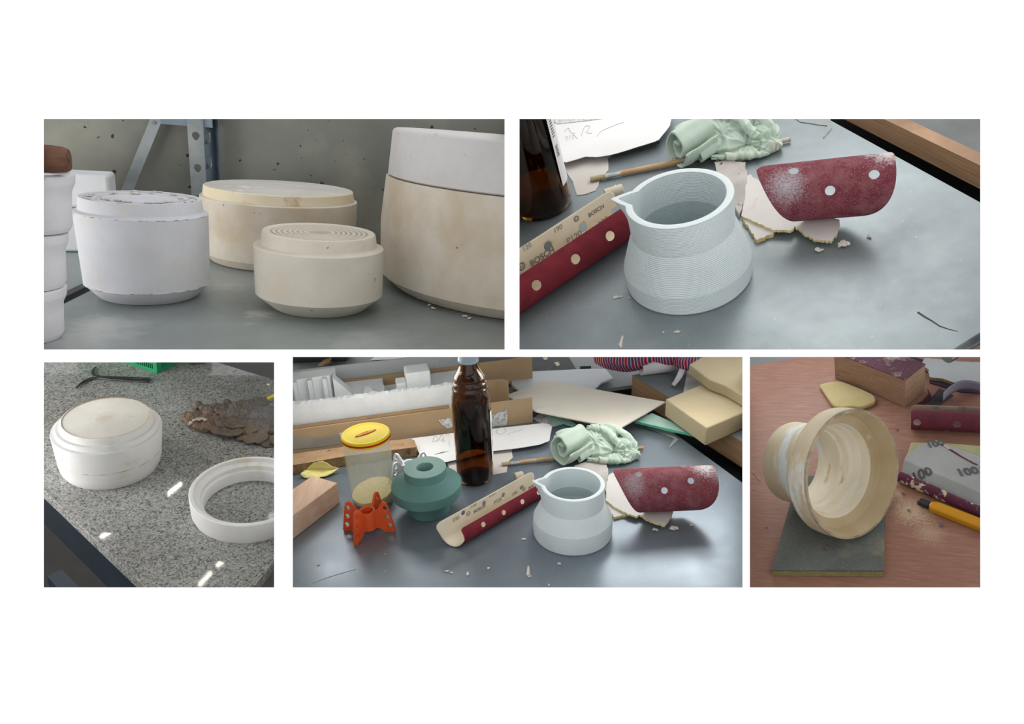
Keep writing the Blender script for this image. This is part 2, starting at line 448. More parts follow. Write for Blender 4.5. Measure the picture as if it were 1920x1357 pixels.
# upright: folded profile with teardrop holes in its face and square holes in its side
def pt(px, py, y):  # point on the vertical plane y
    return S.onv(px, py, Vector((0, y, 0)), (0, 1))
py_ = wy-.045
za, zb = 0.0, pt(380, 223, py_).z+.04
xa = (pt(355, 300, py_).x); xb = pt(384.5, 300, py_).x
def holed(bm, w, h, holes, th, place, mi=0):
    """strip w x h with polygonal holes (cx, cz, [(dx, dz)...]); each hole gets its own cell"""
    hs = sorted(holes, key=lambda q: q[1]); z = 0
    fcs = []
    def V(x, y): return place(x, y)
    def quad(a, b, c, d): fcs.append([a, b, c, d])
    for i, (cx, cz, pol) in enumerate(hs):
        z1 = cz+max(p[1] for p in pol)*1.25; zm = cz-max(abs(p[1]) for p in pol)*1.25
        if zm > z: quad((0, z), (w, z), (w, zm), (0, zm))
        n = len(pol)
        for k in range(n):
            p, q = pol[k], pol[(k+1) % n]
            def outp(pp):
                d = Vector((pp[0], pp[1])); hw0, hw1 = w-cx, cx; s = 1e9
                if d.x > 1e-9: s = min(s, hw0/d.x)
                if d.x < -1e-9: s = min(s, -hw1/d.x)
                if d.y > 1e-9: s = min(s, (z1-cz)/d.y)
                if d.y < -1e-9: s = min(s, (zm-cz)/d.y)
                return (cx+d.x*s, cz+d.y*s)
            a, b = outp(p), outp(q)
            cor = [c for c in ((0, zm), (w, zm), (w, z1), (0, z1))]
            f = [(cx+p[0], cz+p[1]), a]
            for c in cor:      # a corner between the two outer points
                va = Vector((a[0]-cx, a[1]-cz)); vb = Vector((b[0]-cx, b[1]-cz)); vc = Vector((c[0]-cx, c[1]-cz))
                cr = lambda u, v: u.x*v.y-u.y*v.x
                if cr(va, vc) > 1e-9 and cr(vc, vb) > 1e-9: f.append(c)
            f += [b, (cx+q[0], cz+q[1])]
            fcs.append(f)
        z = z1
    if h > z: quad((0, z), (w, z), (w, h), (0, h))
    for f in fcs:
        vs = [bm.verts.new(V(*p)) for p in f]
        fc = bm.faces.new(vs); fc.material_index = mi
    bmesh.ops.remove_doubles(bm, verts=bm.verts, dist=1e-6)
def tear(r): return [(r*cos(a), r*sin(a)*1.15) for a in [2*pi*i/16 for i in range(16)]]
def teardrop(r):
    o = []
    for i in range(18):
        a = 2*pi*i/18; rr = r if sin(a) > -.75 else r*1.35
        o.append((rr*cos(a)*(1 if sin(a) > -.75 else .6), rr*sin(a)))
    return o
W = xb-xa
hz = [pt(369, y, py_).z for y in (254, 314, 371, 425)]
post = bpy.data.objects.new('upright_post', None); COL.objects.link(post); post.parent = shelf
bm = BM(); holed(bm, W, zb, [(W*.5, z, teardrop(W*.24)) for z in hz], 0, lambda x, z: Vector((xa+x, py_, z)))
mesh('post_face', bm, zinc_post, post, smooth=0, solid=.0015, fix=False)
sw = .05
sq = lambda a: [(-a, -a*1.15), (a, -a*1.15), (a, a*1.15), (-a, a*1.15)]
x3, x4 = pt(404, 300, py_+.03).x, pt(413, 300, py_+.02).x
bm = BM(); holed(bm, sw, zb, [(sw*.5, zz, sq(.0065)) for zz in [.015+i*.036 for i in range(8)]], 0,
                 lambda u, z: Vector((xb+(x3-xb)*u/sw, py_+.03*u/sw, z)))
mesh('post_side', bm, steel_dark, post, smooth=0, solid=.0015, fix=False)
bm = BM(); hexa(bm, [Vector((x3, py_+.03, 0)), Vector((x4, py_+.012, 0)), Vector((x4, py_+.03, 0)), Vector((x3, py_+.036, 0))],
                [Vector((x3, py_+.03, zb)), Vector((x4, py_+.012, zb)), Vector((x4, py_+.03, zb)), Vector((x3, py_+.036, zb))])
mesh('post_flange', bm, steel_dark, post, smooth=0, bevel=.001)
yb = wy-.02
bz = [(282, 222), (305, 222), (247, 365), (223, 365)]
q = [pt(x, y, yb) for x, y in bz]; d = (q[0]-q[3])*.25
q = [q[0]+d, q[1]+d, q[2]-d*.9, q[3]-d*.9]
bm = BM(); hexa(bm, [v+Vector((0, .003, 0)) for v in q], q); mesh('brace', bm, zinc_post, shelf, smooth=0)
bm = BM(); lathe(bm, [(.0028, 0), (.0028, .002), (0, .002)], 16, m=Matrix.Translation(pt(288.5, 230, yb)) @ Matrix.Rotation(pi/2, 4, 'X')); mesh('bolt', bm, steel_dark, shelf)
bt, b2 = pt(402, 240, py_+.005), pt(300, 221, py_+.005)
bm = BM(); prism(bm, [(pt(300, 222, py_).x, py_+.004), (x3, py_+.004), (x3, py_+.04), (pt(300, 222, py_).x, py_+.04)], pt(402, 240, py_).z, zb)
mesh('crossbeam', bm, steel_dark, shelf, smooth=0)

def mould(S, pxc, ents, extra, mats, label, name='plaster_mould', cutpx=None, group=None, seg=160, cat='mould'):
    c, pr = S.prof(pxc, ents)
    return c, pr
# A: front mould beside the stack
c, pr = S.prof(283, [(91, 572), (94, 571), (119, 551.5), (127.5, 414.5), (126.5, 412.5), (119, 408.5), (118, 407), (116.5, 386), (115.5, 383.5)])
r, z = pr[-1]
top = [(r*.93, z-.0005), (r*.92, z-.0025), (r*.885, z-.0025), (r*.875, z-.001), (r*.72, z-.0012), (r*.71, z-.003), (r*.66, z-.003), (r*.65, z-.0012), (r*.4, z-.001), (0, z-.001)]
bm = BM(); lathe(bm, [(0, 0)]+pr+top, 160)
rt = thing(S, 'plaster_mould', c, 'white plaster mould with chipped top and pencilled seams, beside the stack of cups', 'mould')
mesh('mould_body', bm, pl_blue, rt, smooth=18)
bm = BM()
for i in (2, 3):
    rr, zz = pr[i]; lathe(bm, [(rr-.0004, zz-.0008), (rr+.0002, zz-.0005), (rr+.0002, zz+.0002), (rr-.0006, zz+.0005)], 160)
mesh('pencil_seam', bm, seamc, rt)
rnd = random.Random(3); bm = BM()
for i in range(34):
    a = rnd.uniform(0, 2*pi); q = r*rnd.uniform(.55, .95); s = rnd.uniform(.0015, .005)
    bmesh.ops.create_icosphere(bm, subdivisions=1, radius=s, matrix=Matrix.Translation((q*cos(a), q*sin(a), z)) @ Matrix.Rotation(a, 4, 'Z') @ Matrix.Diagonal((.6, 1.3, .35, 1)))
mesh('chipped_crust', bm, pl_top, rt, smooth=0)
# B: back mould
c, pr = S.prof(529.5, [(128, 511), (131, 510), (141, 498), (147.5, 390), (147, 389), (143, 387.5), (142.5, 386), (140, 368.5)])
r, z = pr[-1]
bm = BM(); lathe(bm, [(0, 0)]+pr[:7], 160)
rt = thing(S, 'plaster_mould', c, 'wide low plaster mould with yellowed rim, standing behind the small grooved mould', 'mould')
bmo = mesh('mould_body', bm, pl_old, rt, smooth=18)
bm = BM(); lathe(bm, [(pr[6][0]-.0003, pr[6][1]-.001), pr[7], (r-.001, z+.001), (r-.004, z+.0012), (0, z+.0012)], 160)
for f in bm.faces: f.material_index = 1 if max(v.co.xy.length for v in f.verts) < r-.0005 else 0
mesh('stepped_top', bm, [pl_rim, mat('dusty plaster top', 'c4c2bb', 'b5b3ac', vs=12, rough=.9, spots=(('dcdad4', 30, .6, .68),))], rt)
# C: small front mould with rings
c, pr = S.prof(600.5, [(84, 596), (88, 595), (119, 577), (122, 484.5), (121, 483), (110, 478), (109, 476), (107, 456), (106, 453)])
r, z = pr[-1]
top = []
for k in (.86, .77, .68, .58, .49, .4, .31):
    top += [(r*(k+.012), z), (r*k, z-.0022), (r*(k-.025), z-.0022), (r*(k-.035), z)]
top = [(r-.001, z+.001)]+top+[(r*.22, z), (r*.2, z-.003), (r*.17, z-.012), (0, z-.012)]
bm = BM(); lathe(bm, [(0, 0)]+pr+top, 160)
rt = thing(S, 'plaster_mould', c, 'smallest cream plaster mould, its top turned with rings around a centre hole', 'mould')
mesh('mould_body', bm, pl_warm, rt, smooth=18)
# D: big two-part mould, cut by the partition
c, pr = S.prof(996, [(258, 604.5), (264, 603.5), (286, 588), (294, 480), (292, 378.5), (290, 377)])
bm = BM(); lathe(bm, [(0, 0)]+pr+[(0, pr[-1][1])], 220); co, no = cutside(S, 957, 1, c); clip(bm, co, no)
big = solo(S, 'plaster_mould', bm, pl_old, c, 'largest mould: tall tan-stained plaster body beside the partition', 'mould', smooth=18)
zt = pr[-1][1]; r0 = pr[-1][0]; zz = S.zfor(c, 264)
pr2 = [(r0-.004, 0), (r0-.001, .002), (r0*.975, (zz-zt)*.93), (r0*.965, (zz-zt)*.98), (r0*.95, zz-zt), (0, zz-zt)]
c2 = Vector((c.x, c.y, zt+.0006))
bm = BM(); lathe(bm, [(0, 0)]+pr2, 220); co, no = cutside(S, 957, 1, c2); clip(bm, co, no)
solo(S, 'plaster_mould', bm, pl_top, c2, 'pale plaster upper half resting on the largest tan mould', 'mould')
# E: stack of three white cups cut by the frame
pl_cup = PL('lilac white plaster', 'd6d6df', 'cdcbcd')
cs, _ = S.prof(56, [(80, 650), (82, 646)])
kk = S.k(cs)
hs = [S.zfor(Vector((cs.x, cs.y-0*kk, 0)), 657-y) for y in (0,)]
def zc(py): return S.zfor(cs, py)
lev = [zc(640), zc(536), zc(431), zc(318)]
lbl = ['undermost white plaster cup of the stack by the edge of the shelf', 'middle white plaster cup of the stack by the edge of the shelf',
       'topmost white plaster cup of the stack, brown log lying on it']
for i in range(3):
    z0 = lev[i]+.0005 if i else 0.0; h = lev[i+1]-z0-.0002
    sh = (-8, 8, 24)[i]*S.k(cs); cl = Vector((cs.x+sh, cs.y, z0)); q = (80, 80, 88)[i]*S.k(Vector((cs.x, cs.y, z0+h*.7)))
    lip, bod = q*1.0, q*.80
    pr = [(0, 0), (lip*.78, 0), (lip*.82, .003), (lip*.84, h*.1), (lip*.88, h*.5), (lip*.9, h*.68), (lip*.97, h*.8), (lip*.985, h*.84), (lip, h*.97), (lip-.003, h), (lip*.9, h), (lip*.88, h-.004), (0, h-.004)]
    bm = BM(); lathe(bm, pr, 128); clip(bm, qc-cl, qn)
    solo(S, 'plaster_cup', bm, pl_cup, cl, lbl[i], 'cup', 'stacked plaster cups')
# G: log lying on the stack
rl = 25*S.k(Vector((cs.x, cs.y, lev[3])))
zt = lev[3]+.001+rl; xr = None
bark = mat('brown wood log', '6e4a35', '4a2f22', vs=10, rough=.7, stretch=(1, 9, 9), bump=.3, bs=80, spots=(('2a1a14', 9, .55, .68, 1),))
e1 = S.onv(129, 293, Vector((0, cs.y-.02, 0)), (0, 1)); L_ = .032
bm = BM(); pr = [(0, -L_), (rl*.96, -L_), (rl, -L_+.005), (rl*1.0, -.012), (rl*.93, -.004), (rl*.78, 0), (0, .0005)]
lathe(bm, pr, 64, m=Matrix.Rotation(pi/2, 4, 'Y'))
solo(S, 'wooden_log', bm, bark, (e1.x, cs.y-.02, zt+.0004), 'short brown wooden log lying on top of the plaster cups', 'log')
# F: two plaster blocks behind the stack
pl_blk = PL('bluish plaster block', 'd2d6da', 'c4c6c8')
a = S.at(118, 474); b2 = S.at(196, 464); kx = S.k(a)
for i, (p0, p1, lab) in enumerate(((474, 390, 'lower rectangular plaster block standing behind the cup stack'), (389.5, 324, 'upper rectangular plaster block stacked behind the cups'))):
    w = (205-118)*kx*1.12; z0 = S.zfor(a, p0) if i else 0; z1 = S.zfor(a, p1)
    bm = BM(); box(bm, w+.05, .06, z1-z0-.0006)
    solo(S, 'plaster_block', bm, pl_blk, ((a.x+b2.x)/2-.02, a.y+.035, (z0+z1)/2), lab, 'block', 'plaster blocks', rz=R_(2 if i else 5), bevel=.004)
# plaster crumbs by the big mould
for i, (x, y) in enumerate(((787, 553), (805, 565), (812, 571), (872, 586), (880, 590))):
    p = S.at(x, y+8); bm = BM(); bmesh.ops.create_icosphere(bm, subdivisions=1, radius=.0035, matrix=Matrix.Diagonal((1.2, .7, .35, 1)))
    solo(S, 'plaster_crumb', bm, pl_top, (p.x, p.y, .0012), 'white plaster crumb at the foot of the largest mould', 'crumb', 'crumbs under the largest mould', rz=i, smooth=0)
# ------------------------------------------------------------------ things shown both in the close view and on the bench
plast = mat('white printed plastic', 'dfe8e9', rough=.5, spec=.35, bump=.03, bs=500)
plast_lines = {}
def ribbed(sc):
    k = 'ribbed white plastic %d' % int(sc)
    return mat(k, 'd8e2e4', 'd0dbde', vs=20, rough=.55, spec=.35, lines=(sc, .5 if sc < 200 else .14))
def jug(S, px, ents, inner, tip, label, lines=190):
    c, pr = S.prof(px, ents); R, zr = pr[-1]; n = len(pr)
    t = S.at(tip[0], tip[1], zr-.001); d = Vector((t.x-c.x, t.y-c.y, 0)); a0 = atan2(d.y, d.x); L = d.length-R; w = .27
    hs = (zr-pr[inner][1])*.8; th = R*.135
    zf = pr[1][1]*.45
    ins = [(R-th, zr)]+[(r-th, z) for r, z in pr[:0:-1][1:]]
    ins = [(R-th, zr), (R-th*1.02, zr-.001)]+[(r-th*1.05, z) for r, z in reversed(pr[1:-1])]+[(pr[0][0]-th*1.3, zf), (0, zf)]
    def warp(v, a):
        da = abs((a-a0+pi) % (2*pi)-pi)/w; u = max(0., min(1., (v.z-(zr-hs))/hs))
        if da < 1 and u > 0:
            r = v.xy.length; inn = 1 if r > R-th*.5 else .93
            k = (r+L*(1-da)**1.15*u**1.2*inn)/r; v.x *= k; v.y *= k
        return v
    def dense(p, m=5):
        out = []
        for (r0, z0), (r1, z1) in zip(p, p[1:]):
            out += [(r0+(r1-r0)*i/m, z0+(z1-z0)*i/m) for i in range(m)]
        return out+[p[-1]]
    rt = thing(S, 'pouring_jug', c, label, 'jug')
    bm = BM(); lathe(bm, [(0, 0)]+pr[:inner+1], 256); 
    ind = dense(ins[:-1], 5)+[(0, zf)]
    lathe(bm, dense(pr[inner:], 8)+ind, 256, warp=warp)
    bmesh.ops.remove_doubles(bm, verts=bm.verts, dist=1e-6)
    mesh('jug_body', bm, ribbed(lines), rt, smooth=14)
    bm = BM(); lathe(bm, [(R-th*.04, zr+.0002), (R-th*.3, zr+.0005), (R-th*.7, zr+.0005), (R-th*.98, zr+.0002)], 256, warp=warp)
    mesh('rim', bm, plast, rt, smooth=50)
    return rt, c, pr

amber = mat('amber glass', '94661f', rough=.03, trans=1.0, ior=1.45)
amber_deep = mat('amber glass neck', '9a5518', rough=.04, trans=1.0, ior=1.45)
capm = mat('translucent grey cap', '9fb0bb', rough=.35, spec=.5)
paper = mat('white paper', 'ecebea', 'e2e1e0', vs=6, rough=.9, spec=.15)
ink = mat('black print', '22252a', rough=.8)
pencil = mat('pencil grey', 'a9a9ad', rough=.9)
redp = mat('red print', 'b02a34', rough=.7)
def bottle(S, px, ents, label, lab_z, lab_a, clip_px=None, cap=None, oval=True):
    c, pr = S.prof(px, ents)
    rt = thing(S, 'amber_bottle', c, label, 'bottle')
    R = max(r for r, z in pr); th = R*.07
    inn = [(max(r-th, .001), max(z, R*.16)) for r, z in reversed(pr[1:])]+[(0, R*.12)]
    bm = BM(); lathe(bm, [(0, R*.05), (pr[0][0]*.8, R*.02)]+pr+inn, 96)
    if clip_px: clip(bm, *cutside(S, clip_px, -1, c))
    mesh('glass_body', bm, amber, rt, smooth=60)
    # paper label round the far side, with its red oval
    a0, a1 = lab_a; n = 48; z0, z1 = lab_z
    def lf(s, z, o=.0006):
        a = a0+(a1-a0)*s; return Vector(((R+o)*cos(a), (R+o)*sin(a), z))
    bm = BM(); g = [[bm.verts.new(lf(i/n, z)) for i in range(n+1)] for z in (z0, (z0+z1)/2, z1)]
    for A, B in zip(g, g[1:]):
        for i in range(n): bm.faces.new((A[i], A[i+1], B[i+1], B[i]))
    if clip_px: clip(bm, *cutside(S, clip_px, -1, c))
    lb = mesh('paper_label', bm, paper, rt)
    rnd = random.Random(5)
    bm = BM(); H = z1-z0                     # rows of fine print near the visible edge, red line above
    arc = abs(a1-a0)*R
    for zz0, zz1, s0, s1, rows in ((.50, .78, .03, .075, 11), (.30, .42, .03, .075, 6)):
        for r in range(rows):
            z = z0+H*(zz0+(zz1-zz0)*r/rows); s = s0
            while s < s1:
                e = s+rnd.uniform(.004, .012)
                q = [lf(s, z, .0009), lf(e, z, .0009), lf(e, z+H*.012, .0009), lf(s, z+H*.012, .0009)]
                if not clip_px or True: bm.faces.new([bm.verts.new(v) for v in q])
                s = e+rnd.uniform(.003, .006)
    mesh('fine_print', bm, ink, lb, smooth=0, fix=False)
    if oval:
        bm = BM(); cs, cz = .60, z0+H*.82
        ring = [bm.verts.new(lf(cs+.19*cos(2*pi*i/40), cz+H*.13*sin(2*pi*i/40), -.0002)) for i in range(40)]
        ct = bm.verts.new(lf(cs, cz, -.0002))
        for i in range(40): bm.faces.new((ct, ring[i], ring[(i+1) % 40]))
        if clip_px: clip(bm, *cutside(S, clip_px, -1, c))
        mesh('red_oval', bm, redp, lb, smooth=0)
    return rt, c, pr

grit = mat('red sandpaper grit', '7a2833', '68202b', vs=40, rough=.85, spec=.2, bump=.35, bs=1500, spots=(('9a4a50', 900, .62, .72),))
tan_ = mat('tan paper backing', 'e4d8c4', 'd9cbb2', vs=20, rough=.9, spec=.15, spots=(('b5763f', 240, .73, .76),))
printm = mat('grey backing print', 'a19a8c', rough=.9)
printd = mat('dark backing print', '7f7b74', rough=.9)
def rolled_sandpaper(S, A, B, R, label, ext=(0, 0), clip_px=None, cap=None, rows=(), holes=True, flap=2.9, ts=1.0, curl=259, skew=0.0, g=None, back=None, flap_holes=(), front_holes=(), hole=.28):
    """open roll lying from A to B (points on the table under its near edge): tall back flap, near side curled over"""
    d = (B-A); d.z = 0; L = d.length; d.normalize(); front = Vector((d.y, -d.x, 0))
    if front.y > 0: front = -front
    loc = A-front*R*.55; up = Vector((0, 0, 1))
    s_lo = -ext[0]; Lt = L+ext[0]+ext[1]
    fl = (flap-1)*R; arcl = R_(curl)*R; W = fl+arcl
    def f(s, t):
        s = s+s_lo
        if t < fl:
            k = t/fl; u, z = R*(1.12-.12*k), R*(flap-(flap-1)*k)
        else:
            a = -(t-fl)/R; u, z = R*cos(a), R+R*sin(a)
        return d*s-front*u+up*(z+.0006)
    cr = .006*ts
    def rs(t):
        e = 0
        if t < cr*2: e = cr*2-sqrt(max(0, (cr*2)**2-(cr*2-t)**2))
        if t > W-cr: e = cr-sqrt(max(0, cr**2-(t-W+cr)**2))
        return (e-skew*max(0, 1-t/(W*.78))**.8, Lt-e)
    hr = R*hole; hl = []
    def on_flap(px, py):
        p = S.onv(px, py, loc-front*R*1.06, front)-loc
        return p.dot(d)-s_lo, (flap-(p.z-.0006)/R)/(flap-1)*fl
    for px, py in flap_holes: hl.append((*on_flap(px, py), hr))
    for px, py in front_holes: hl.append(((S.onv(px, py, loc+front*R*.93, front)-loc).dot(d)-s_lo, fl+R_(204)*R, hr))
    rt = thing(S, 'rolled_sandpaper', loc, label, 'sandpaper')
    nu = min(int(Lt/(hr*.42)), 200); nv = int(W/(hr*.42))
    bm = sheet(f, Lt, W, nu, nv, hl, rs)
    if clip_px: clip(bm, *cutside(S, clip_px, -1, loc))
    o = mesh('sheet', bm, [g or grit, back or tan_], rt, solid=.0006, fix=False)
    bm = BM()
    for txt, px, py, sz, mi in rows:
        s, t = on_flap(px, py); t = max(t, .12*fl)
        for tx, q in ((('O', 1.25), ('H', .55)) if txt == '@' else ((txt, 1),)):
            write(bm, tx, f, s, t, sz*R*q, 0.0, mi, -.0009, bold=.03, flip=-1)
    if rows:
        if clip_px: clip(bm, *cutside(S, clip_px, -1, loc))
        mesh('backing_print', bm, [printm, printd], rt, smooth=0, fix=False)
    return rt

grey_back = mat('pale paper backing', 'd6d1c8', 'c9c4bb', vs=30, rough=.9)
def arched_sandpaper(S, A, B, R, label, k, dust, lift=0.0, phi=(125, -78)):
    d = (B-A); d.z = 0; L = d.length; d.normalize(); front = Vector((d.y, -d.x, 0))
    if front.y > 0: front = -front
    loc = Vector((A.x, A.y, lift)); up = Vector((0, 0, 1)); p0, p1 = R_(phi[0]), R_(phi[1]); W = (p0-p1)*R
    def f(s, t):
        a = p0-t/R; return d*s+front*R*cos(a)+up*(R+R*sin(a))
    tc = (p0-pi/2)*R
    def rs(t):
        q = max(0., (t-tc)/(W-tc)); q2 = max(0., (q-.15)/.85); b = max(0, 1-t/(tc*.9)) if tc > 0 else 0
        return (k*(80*q**1.5+14*b), L-k*(72*q2**2.6+10*b**2))
    H = lambda s, ph: (s*k, (p0-R_(ph))*R, 8.0*k)
    hl = [H(60, 78), H(116, 30), H(182, 52), H(178, 112)]
    rt = thing(S, 'curved_sandpaper', loc, label, 'sandpaper')
    bm = sheet(f, L, W, 110, 80, hl, rs)
    bmesh.ops.reverse_faces(bm, faces=bm.faces)
    mesh('sheet', bm, [dust, grey_back], rt, solid=.0007, fix=False)
    return rt, d, front, loc

ragm = mat('pale green cloth', 'cbdacb', 'bccfc0', vs=14, rough=.95, spec=.1, bump=.25, bs=900, spots=(('ddd9c8', 18, .58, .72), ('e6d77a', 45, .77, .8)))
def rag(S, loc, k, label, sway=0.0, rod=None):
    """crumpled cloth: folded mound with its rolled end showing; k = metres per unit"""
    bm = BM()
    def ell(x, y, z, rx, ry, rz, rot=0.0, tilt=0.0):
        m = Matrix.Translation((x, y, z)) @ Matrix.Rotation(rot, 4, 'Z') @ Matrix.Rotation(tilt, 4, 'Y') @ Matrix.Diagonal((rx, ry, rz, 1))
        bmesh.ops.create_icosphere(bm, subdivisions=4, radius=1, matrix=m)
    ell(-10, 20, 17, 55, 26, 19)
    ell(22, 28, 24, 26, 20, 14, .3, -.1)
    ell(-30, 26, 24, 32, 18, 13, -.2)
    ell(56, 8, 12, 24, 20, 13, .5)
    ell(62, -8, 7, 16, 14, 9, -.3)
    ell(24, -16, 4.5, 34, 13, 6, -.1)
    ell(14, 4, 14, 26, 20, 12, .5)
    def fold(pts, rad, fl):
        q = smoothpath(pts, 7); q = [p+Vector((0, 0, 1.0))*noise.noise(p*.1)*2 for p in q]
        tube(bm, q, lambda t: rad*(.55+.45*sin(pi*min(1, max(0, t))))+.2, 10, flat=fl)
    fold([(-6, 30, 40), (22, 16, 38), (40, 0, 26), (44, -10, 12)], 7, .7)
    fold([(28, 40, 36), (48, 26, 33), (64, 8, 25), (72, -8, 14)], 6, .7)
    fold([(-12, -20, 9), (16, -27, 9), (44, -27, 7), (62, -22, 4)], 5, .8)
    o = mesh('rag', bm, ragm, smooth=60)
    md = o.modifiers.new('r', 'REMESH'); md.mode = 'VOXEL'; md.voxel_size = 1.1
    md = o.modifiers.new('sm', 'SMOOTH'); md.factor = .6; md.iterations = 3
    bake(o); me = o.data
    nrm = [v.normal.copy() for v in me.vertices]
    for v, n in zip(me.vertices, nrm):
        p = v.co.copy(); w_ = Vector((noise.noise(p*.035), noise.noise(p*.035+Vector((9, 3, 1))), noise.noise(p*.035+Vector((1, 8, 4)))))*14
        q = p+w_
        a = noise.noise(Vector((q.x*.026+q.y*.020, q.y*.045-q.x*.016, q.z*.040)))
        dsp = .8-4.0*math.exp(-(a/.07)**2)
        for (cx_, cy_, cz_, nf, am) in ((34, -6, 12, 6, 2.6), (4, 2, 30, 5, 2.2), (66, 0, 8, 6, 1.8)):
            dx, dv_ = p.x-cx_, (p.z-cz_)+.45*(p.y-cy_); dd_ = sqrt(dx*dx+dv_*dv_)
            th_ = atan2(dv_, dx); w2 = sin(nf*th_+2.4*noise.noise(p*.03+Vector((nf, 1, 2))))
            dsp += am*(1-abs(w2)**.7*2+.4)*min(1, dd_/14)*math.exp(-dd_/34)
        dsp += .5*noise.noise(p*.12)
        fz = min(1, max(0, p.z/7)); v.co = p+n*dsp*(.2+.8*fz)
        if v.co.z < 0.2: v.co.z = .2
    b2 = BM(); b2.from_mesh(me)
    # rolled end: a spiral sheet whose open end faces the viewer's near side
    ax = Vector((.80, .56, .10)).normalized(); sx = Vector((.56, -.80, 0)).normalized(); sz = Vector((0, 0, 1)); n1, n2 = 150, 26
    def spiral(base, turns, r0, r1, ln, ph, sq, seed, th):
        g = []
        for j in range(n2+1):
            row = []
            for i in range(n1+1):
                u = i/n1; a = ph+turns*2*pi*u; r = r0+(r1-r0)*u
                wob = 1+.13*noise.noise(Vector((cos(a)*1.3, sin(a)*1.3, seed+u*2)))+.10*noise.noise(Vector((u*7, j*.12, seed)))
                e = -3.5*noise.noise(Vector((u*6, seed, 0)))*(1-j/n2)
                p = base+ax*(ln*j/n2+e+6*(1-u)*.6)+sx*(r*wob*cos(a))+sz*(r*wob*sin(a)*sq)
                if p.z < .5: p.z = .5+.02*(p.z)
                row.append(p)
            g.append(row)
        for o_ in (0, th):
            pass
        V = [[b2.verts.new(p) for p in row] for row in g]
        # thickness: second layer pushed towards the roll's axis
        V2 = []
        for j in range(n2+1):
            row = []
            for i in range(n1+1):
                p = g[j][i]; q = g[j][min(i+1, n1)]-g[j][max(i-1, 0)]; w = g[min(j+1, n2)][i]-g[max(j-1, 0)][i]
                nn = q.cross(w); nn = nn.normalized() if nn.length > 1e-6 else sz
                row.append(b2.verts.new(p+nn*th))
            V2.append(row)
        for j in range(n2):
            for i in range(n1):
                b2.faces.new((V[j][i], V[j][i+1], V[j+1][i+1], V[j+1][i])); b2.faces.new((V2[j][i], V2[j+1][i], V2[j+1][i+1], V2[j][i+1]))
        for i in range(n1): b2.faces.new((V[0][i], V2[0][i], V2[0][i+1], V[0][i+1]))
        for i in (0, n1):
            for j in range(n2):
                f = (V[j][i], V[j+1][i], V2[j+1][i], V2[j][i]); b2.faces.new(f if i == 0 else f[::-1])
    spiral(Vector((-58, -18, 27)), 1.9, 6, 27, 50, .6, 1.0, 1.0, 2.6)
    spiral(Vector((-30, -22, 12)), 1.25, 4, 13, 34, 2.2, .9, 4.0, 2.0)
    for v in b2.verts: v.co = Vector((v.co.x*k, v.co.y*k, v.co.z*k*1.12))
    if rod:                 # opening where the brush passes underneath
        I = (Matrix.Translation(Vector(loc)) @ Matrix.Rotation(sway, 4, 'Z')).inverted()
        a, e = I @ S.at(*rod[0], rod[2]), I @ S.at(*rod[1], rod[2]); ax2 = (e-a).normalized()
        kill = [v for v in b2.verts if ((v.co-a)-ax2*((v.co-a).dot(ax2))).length < rod[3]]
        bmesh.ops.delete(b2, geom=kill, context='VERTS')
    b2.to_mesh(me); b2.free(); me.polygons.foreach_set('use_smooth', [True]*len(me.polygons))
    put(o, S, loc, sway); tag(o, label, 'rag'); return o

bristle = mat('bristle', 'b3a27f', '94845f', vs=40, stretch=(1, 14, 14), rough=.8)
ferrule = mat('silver ferrule', 'c9cac4', '9fa09c', vs=50, rough=.35, metal=.6)
handle = mat('worn wooden handle', 'cfae84', 'bd9466', vs=30, rough=.6, spots=(('c9c4bb', 40, .56, .64),))
def brush(S, tip, fe0, fe1, end, label, r=.0035):
    A, B, C_, E = [S.at(*p, r*1.05) for p in (tip, fe0, fe1, end)]
    loc = A.copy(); d = (E-A).normalized()
    l1, l2, l3 = (B-A).length, (C_-A).length, (E-A).length
    rt = thing(S, 'paint_brush', loc, label, 'brush')
    P = lambda t: d*t
    bm = BM(); tube(bm, [P(l1*i/6) for i in range(7)], lambda t: r*(1.25-.15*t), 14, flat=.62)
    mesh('bristles', bm, bristle, rt)
    bm = BM(); tube(bm, [P(l1+(l2-l1)*i/6) for i in range(7)], lambda t: r*(1.2-.25*t), 14, flat=.7)
    mesh('ferrule', bm, ferrule, rt)
    bm = BM(); tube(bm, [P(l2+(l3-l2)*i/10) for i in range(11)], lambda t: r*(.9+.1*sin(pi*t)-.15*t), 14)
    mesh('handle', bm, handle, rt)
    return rt

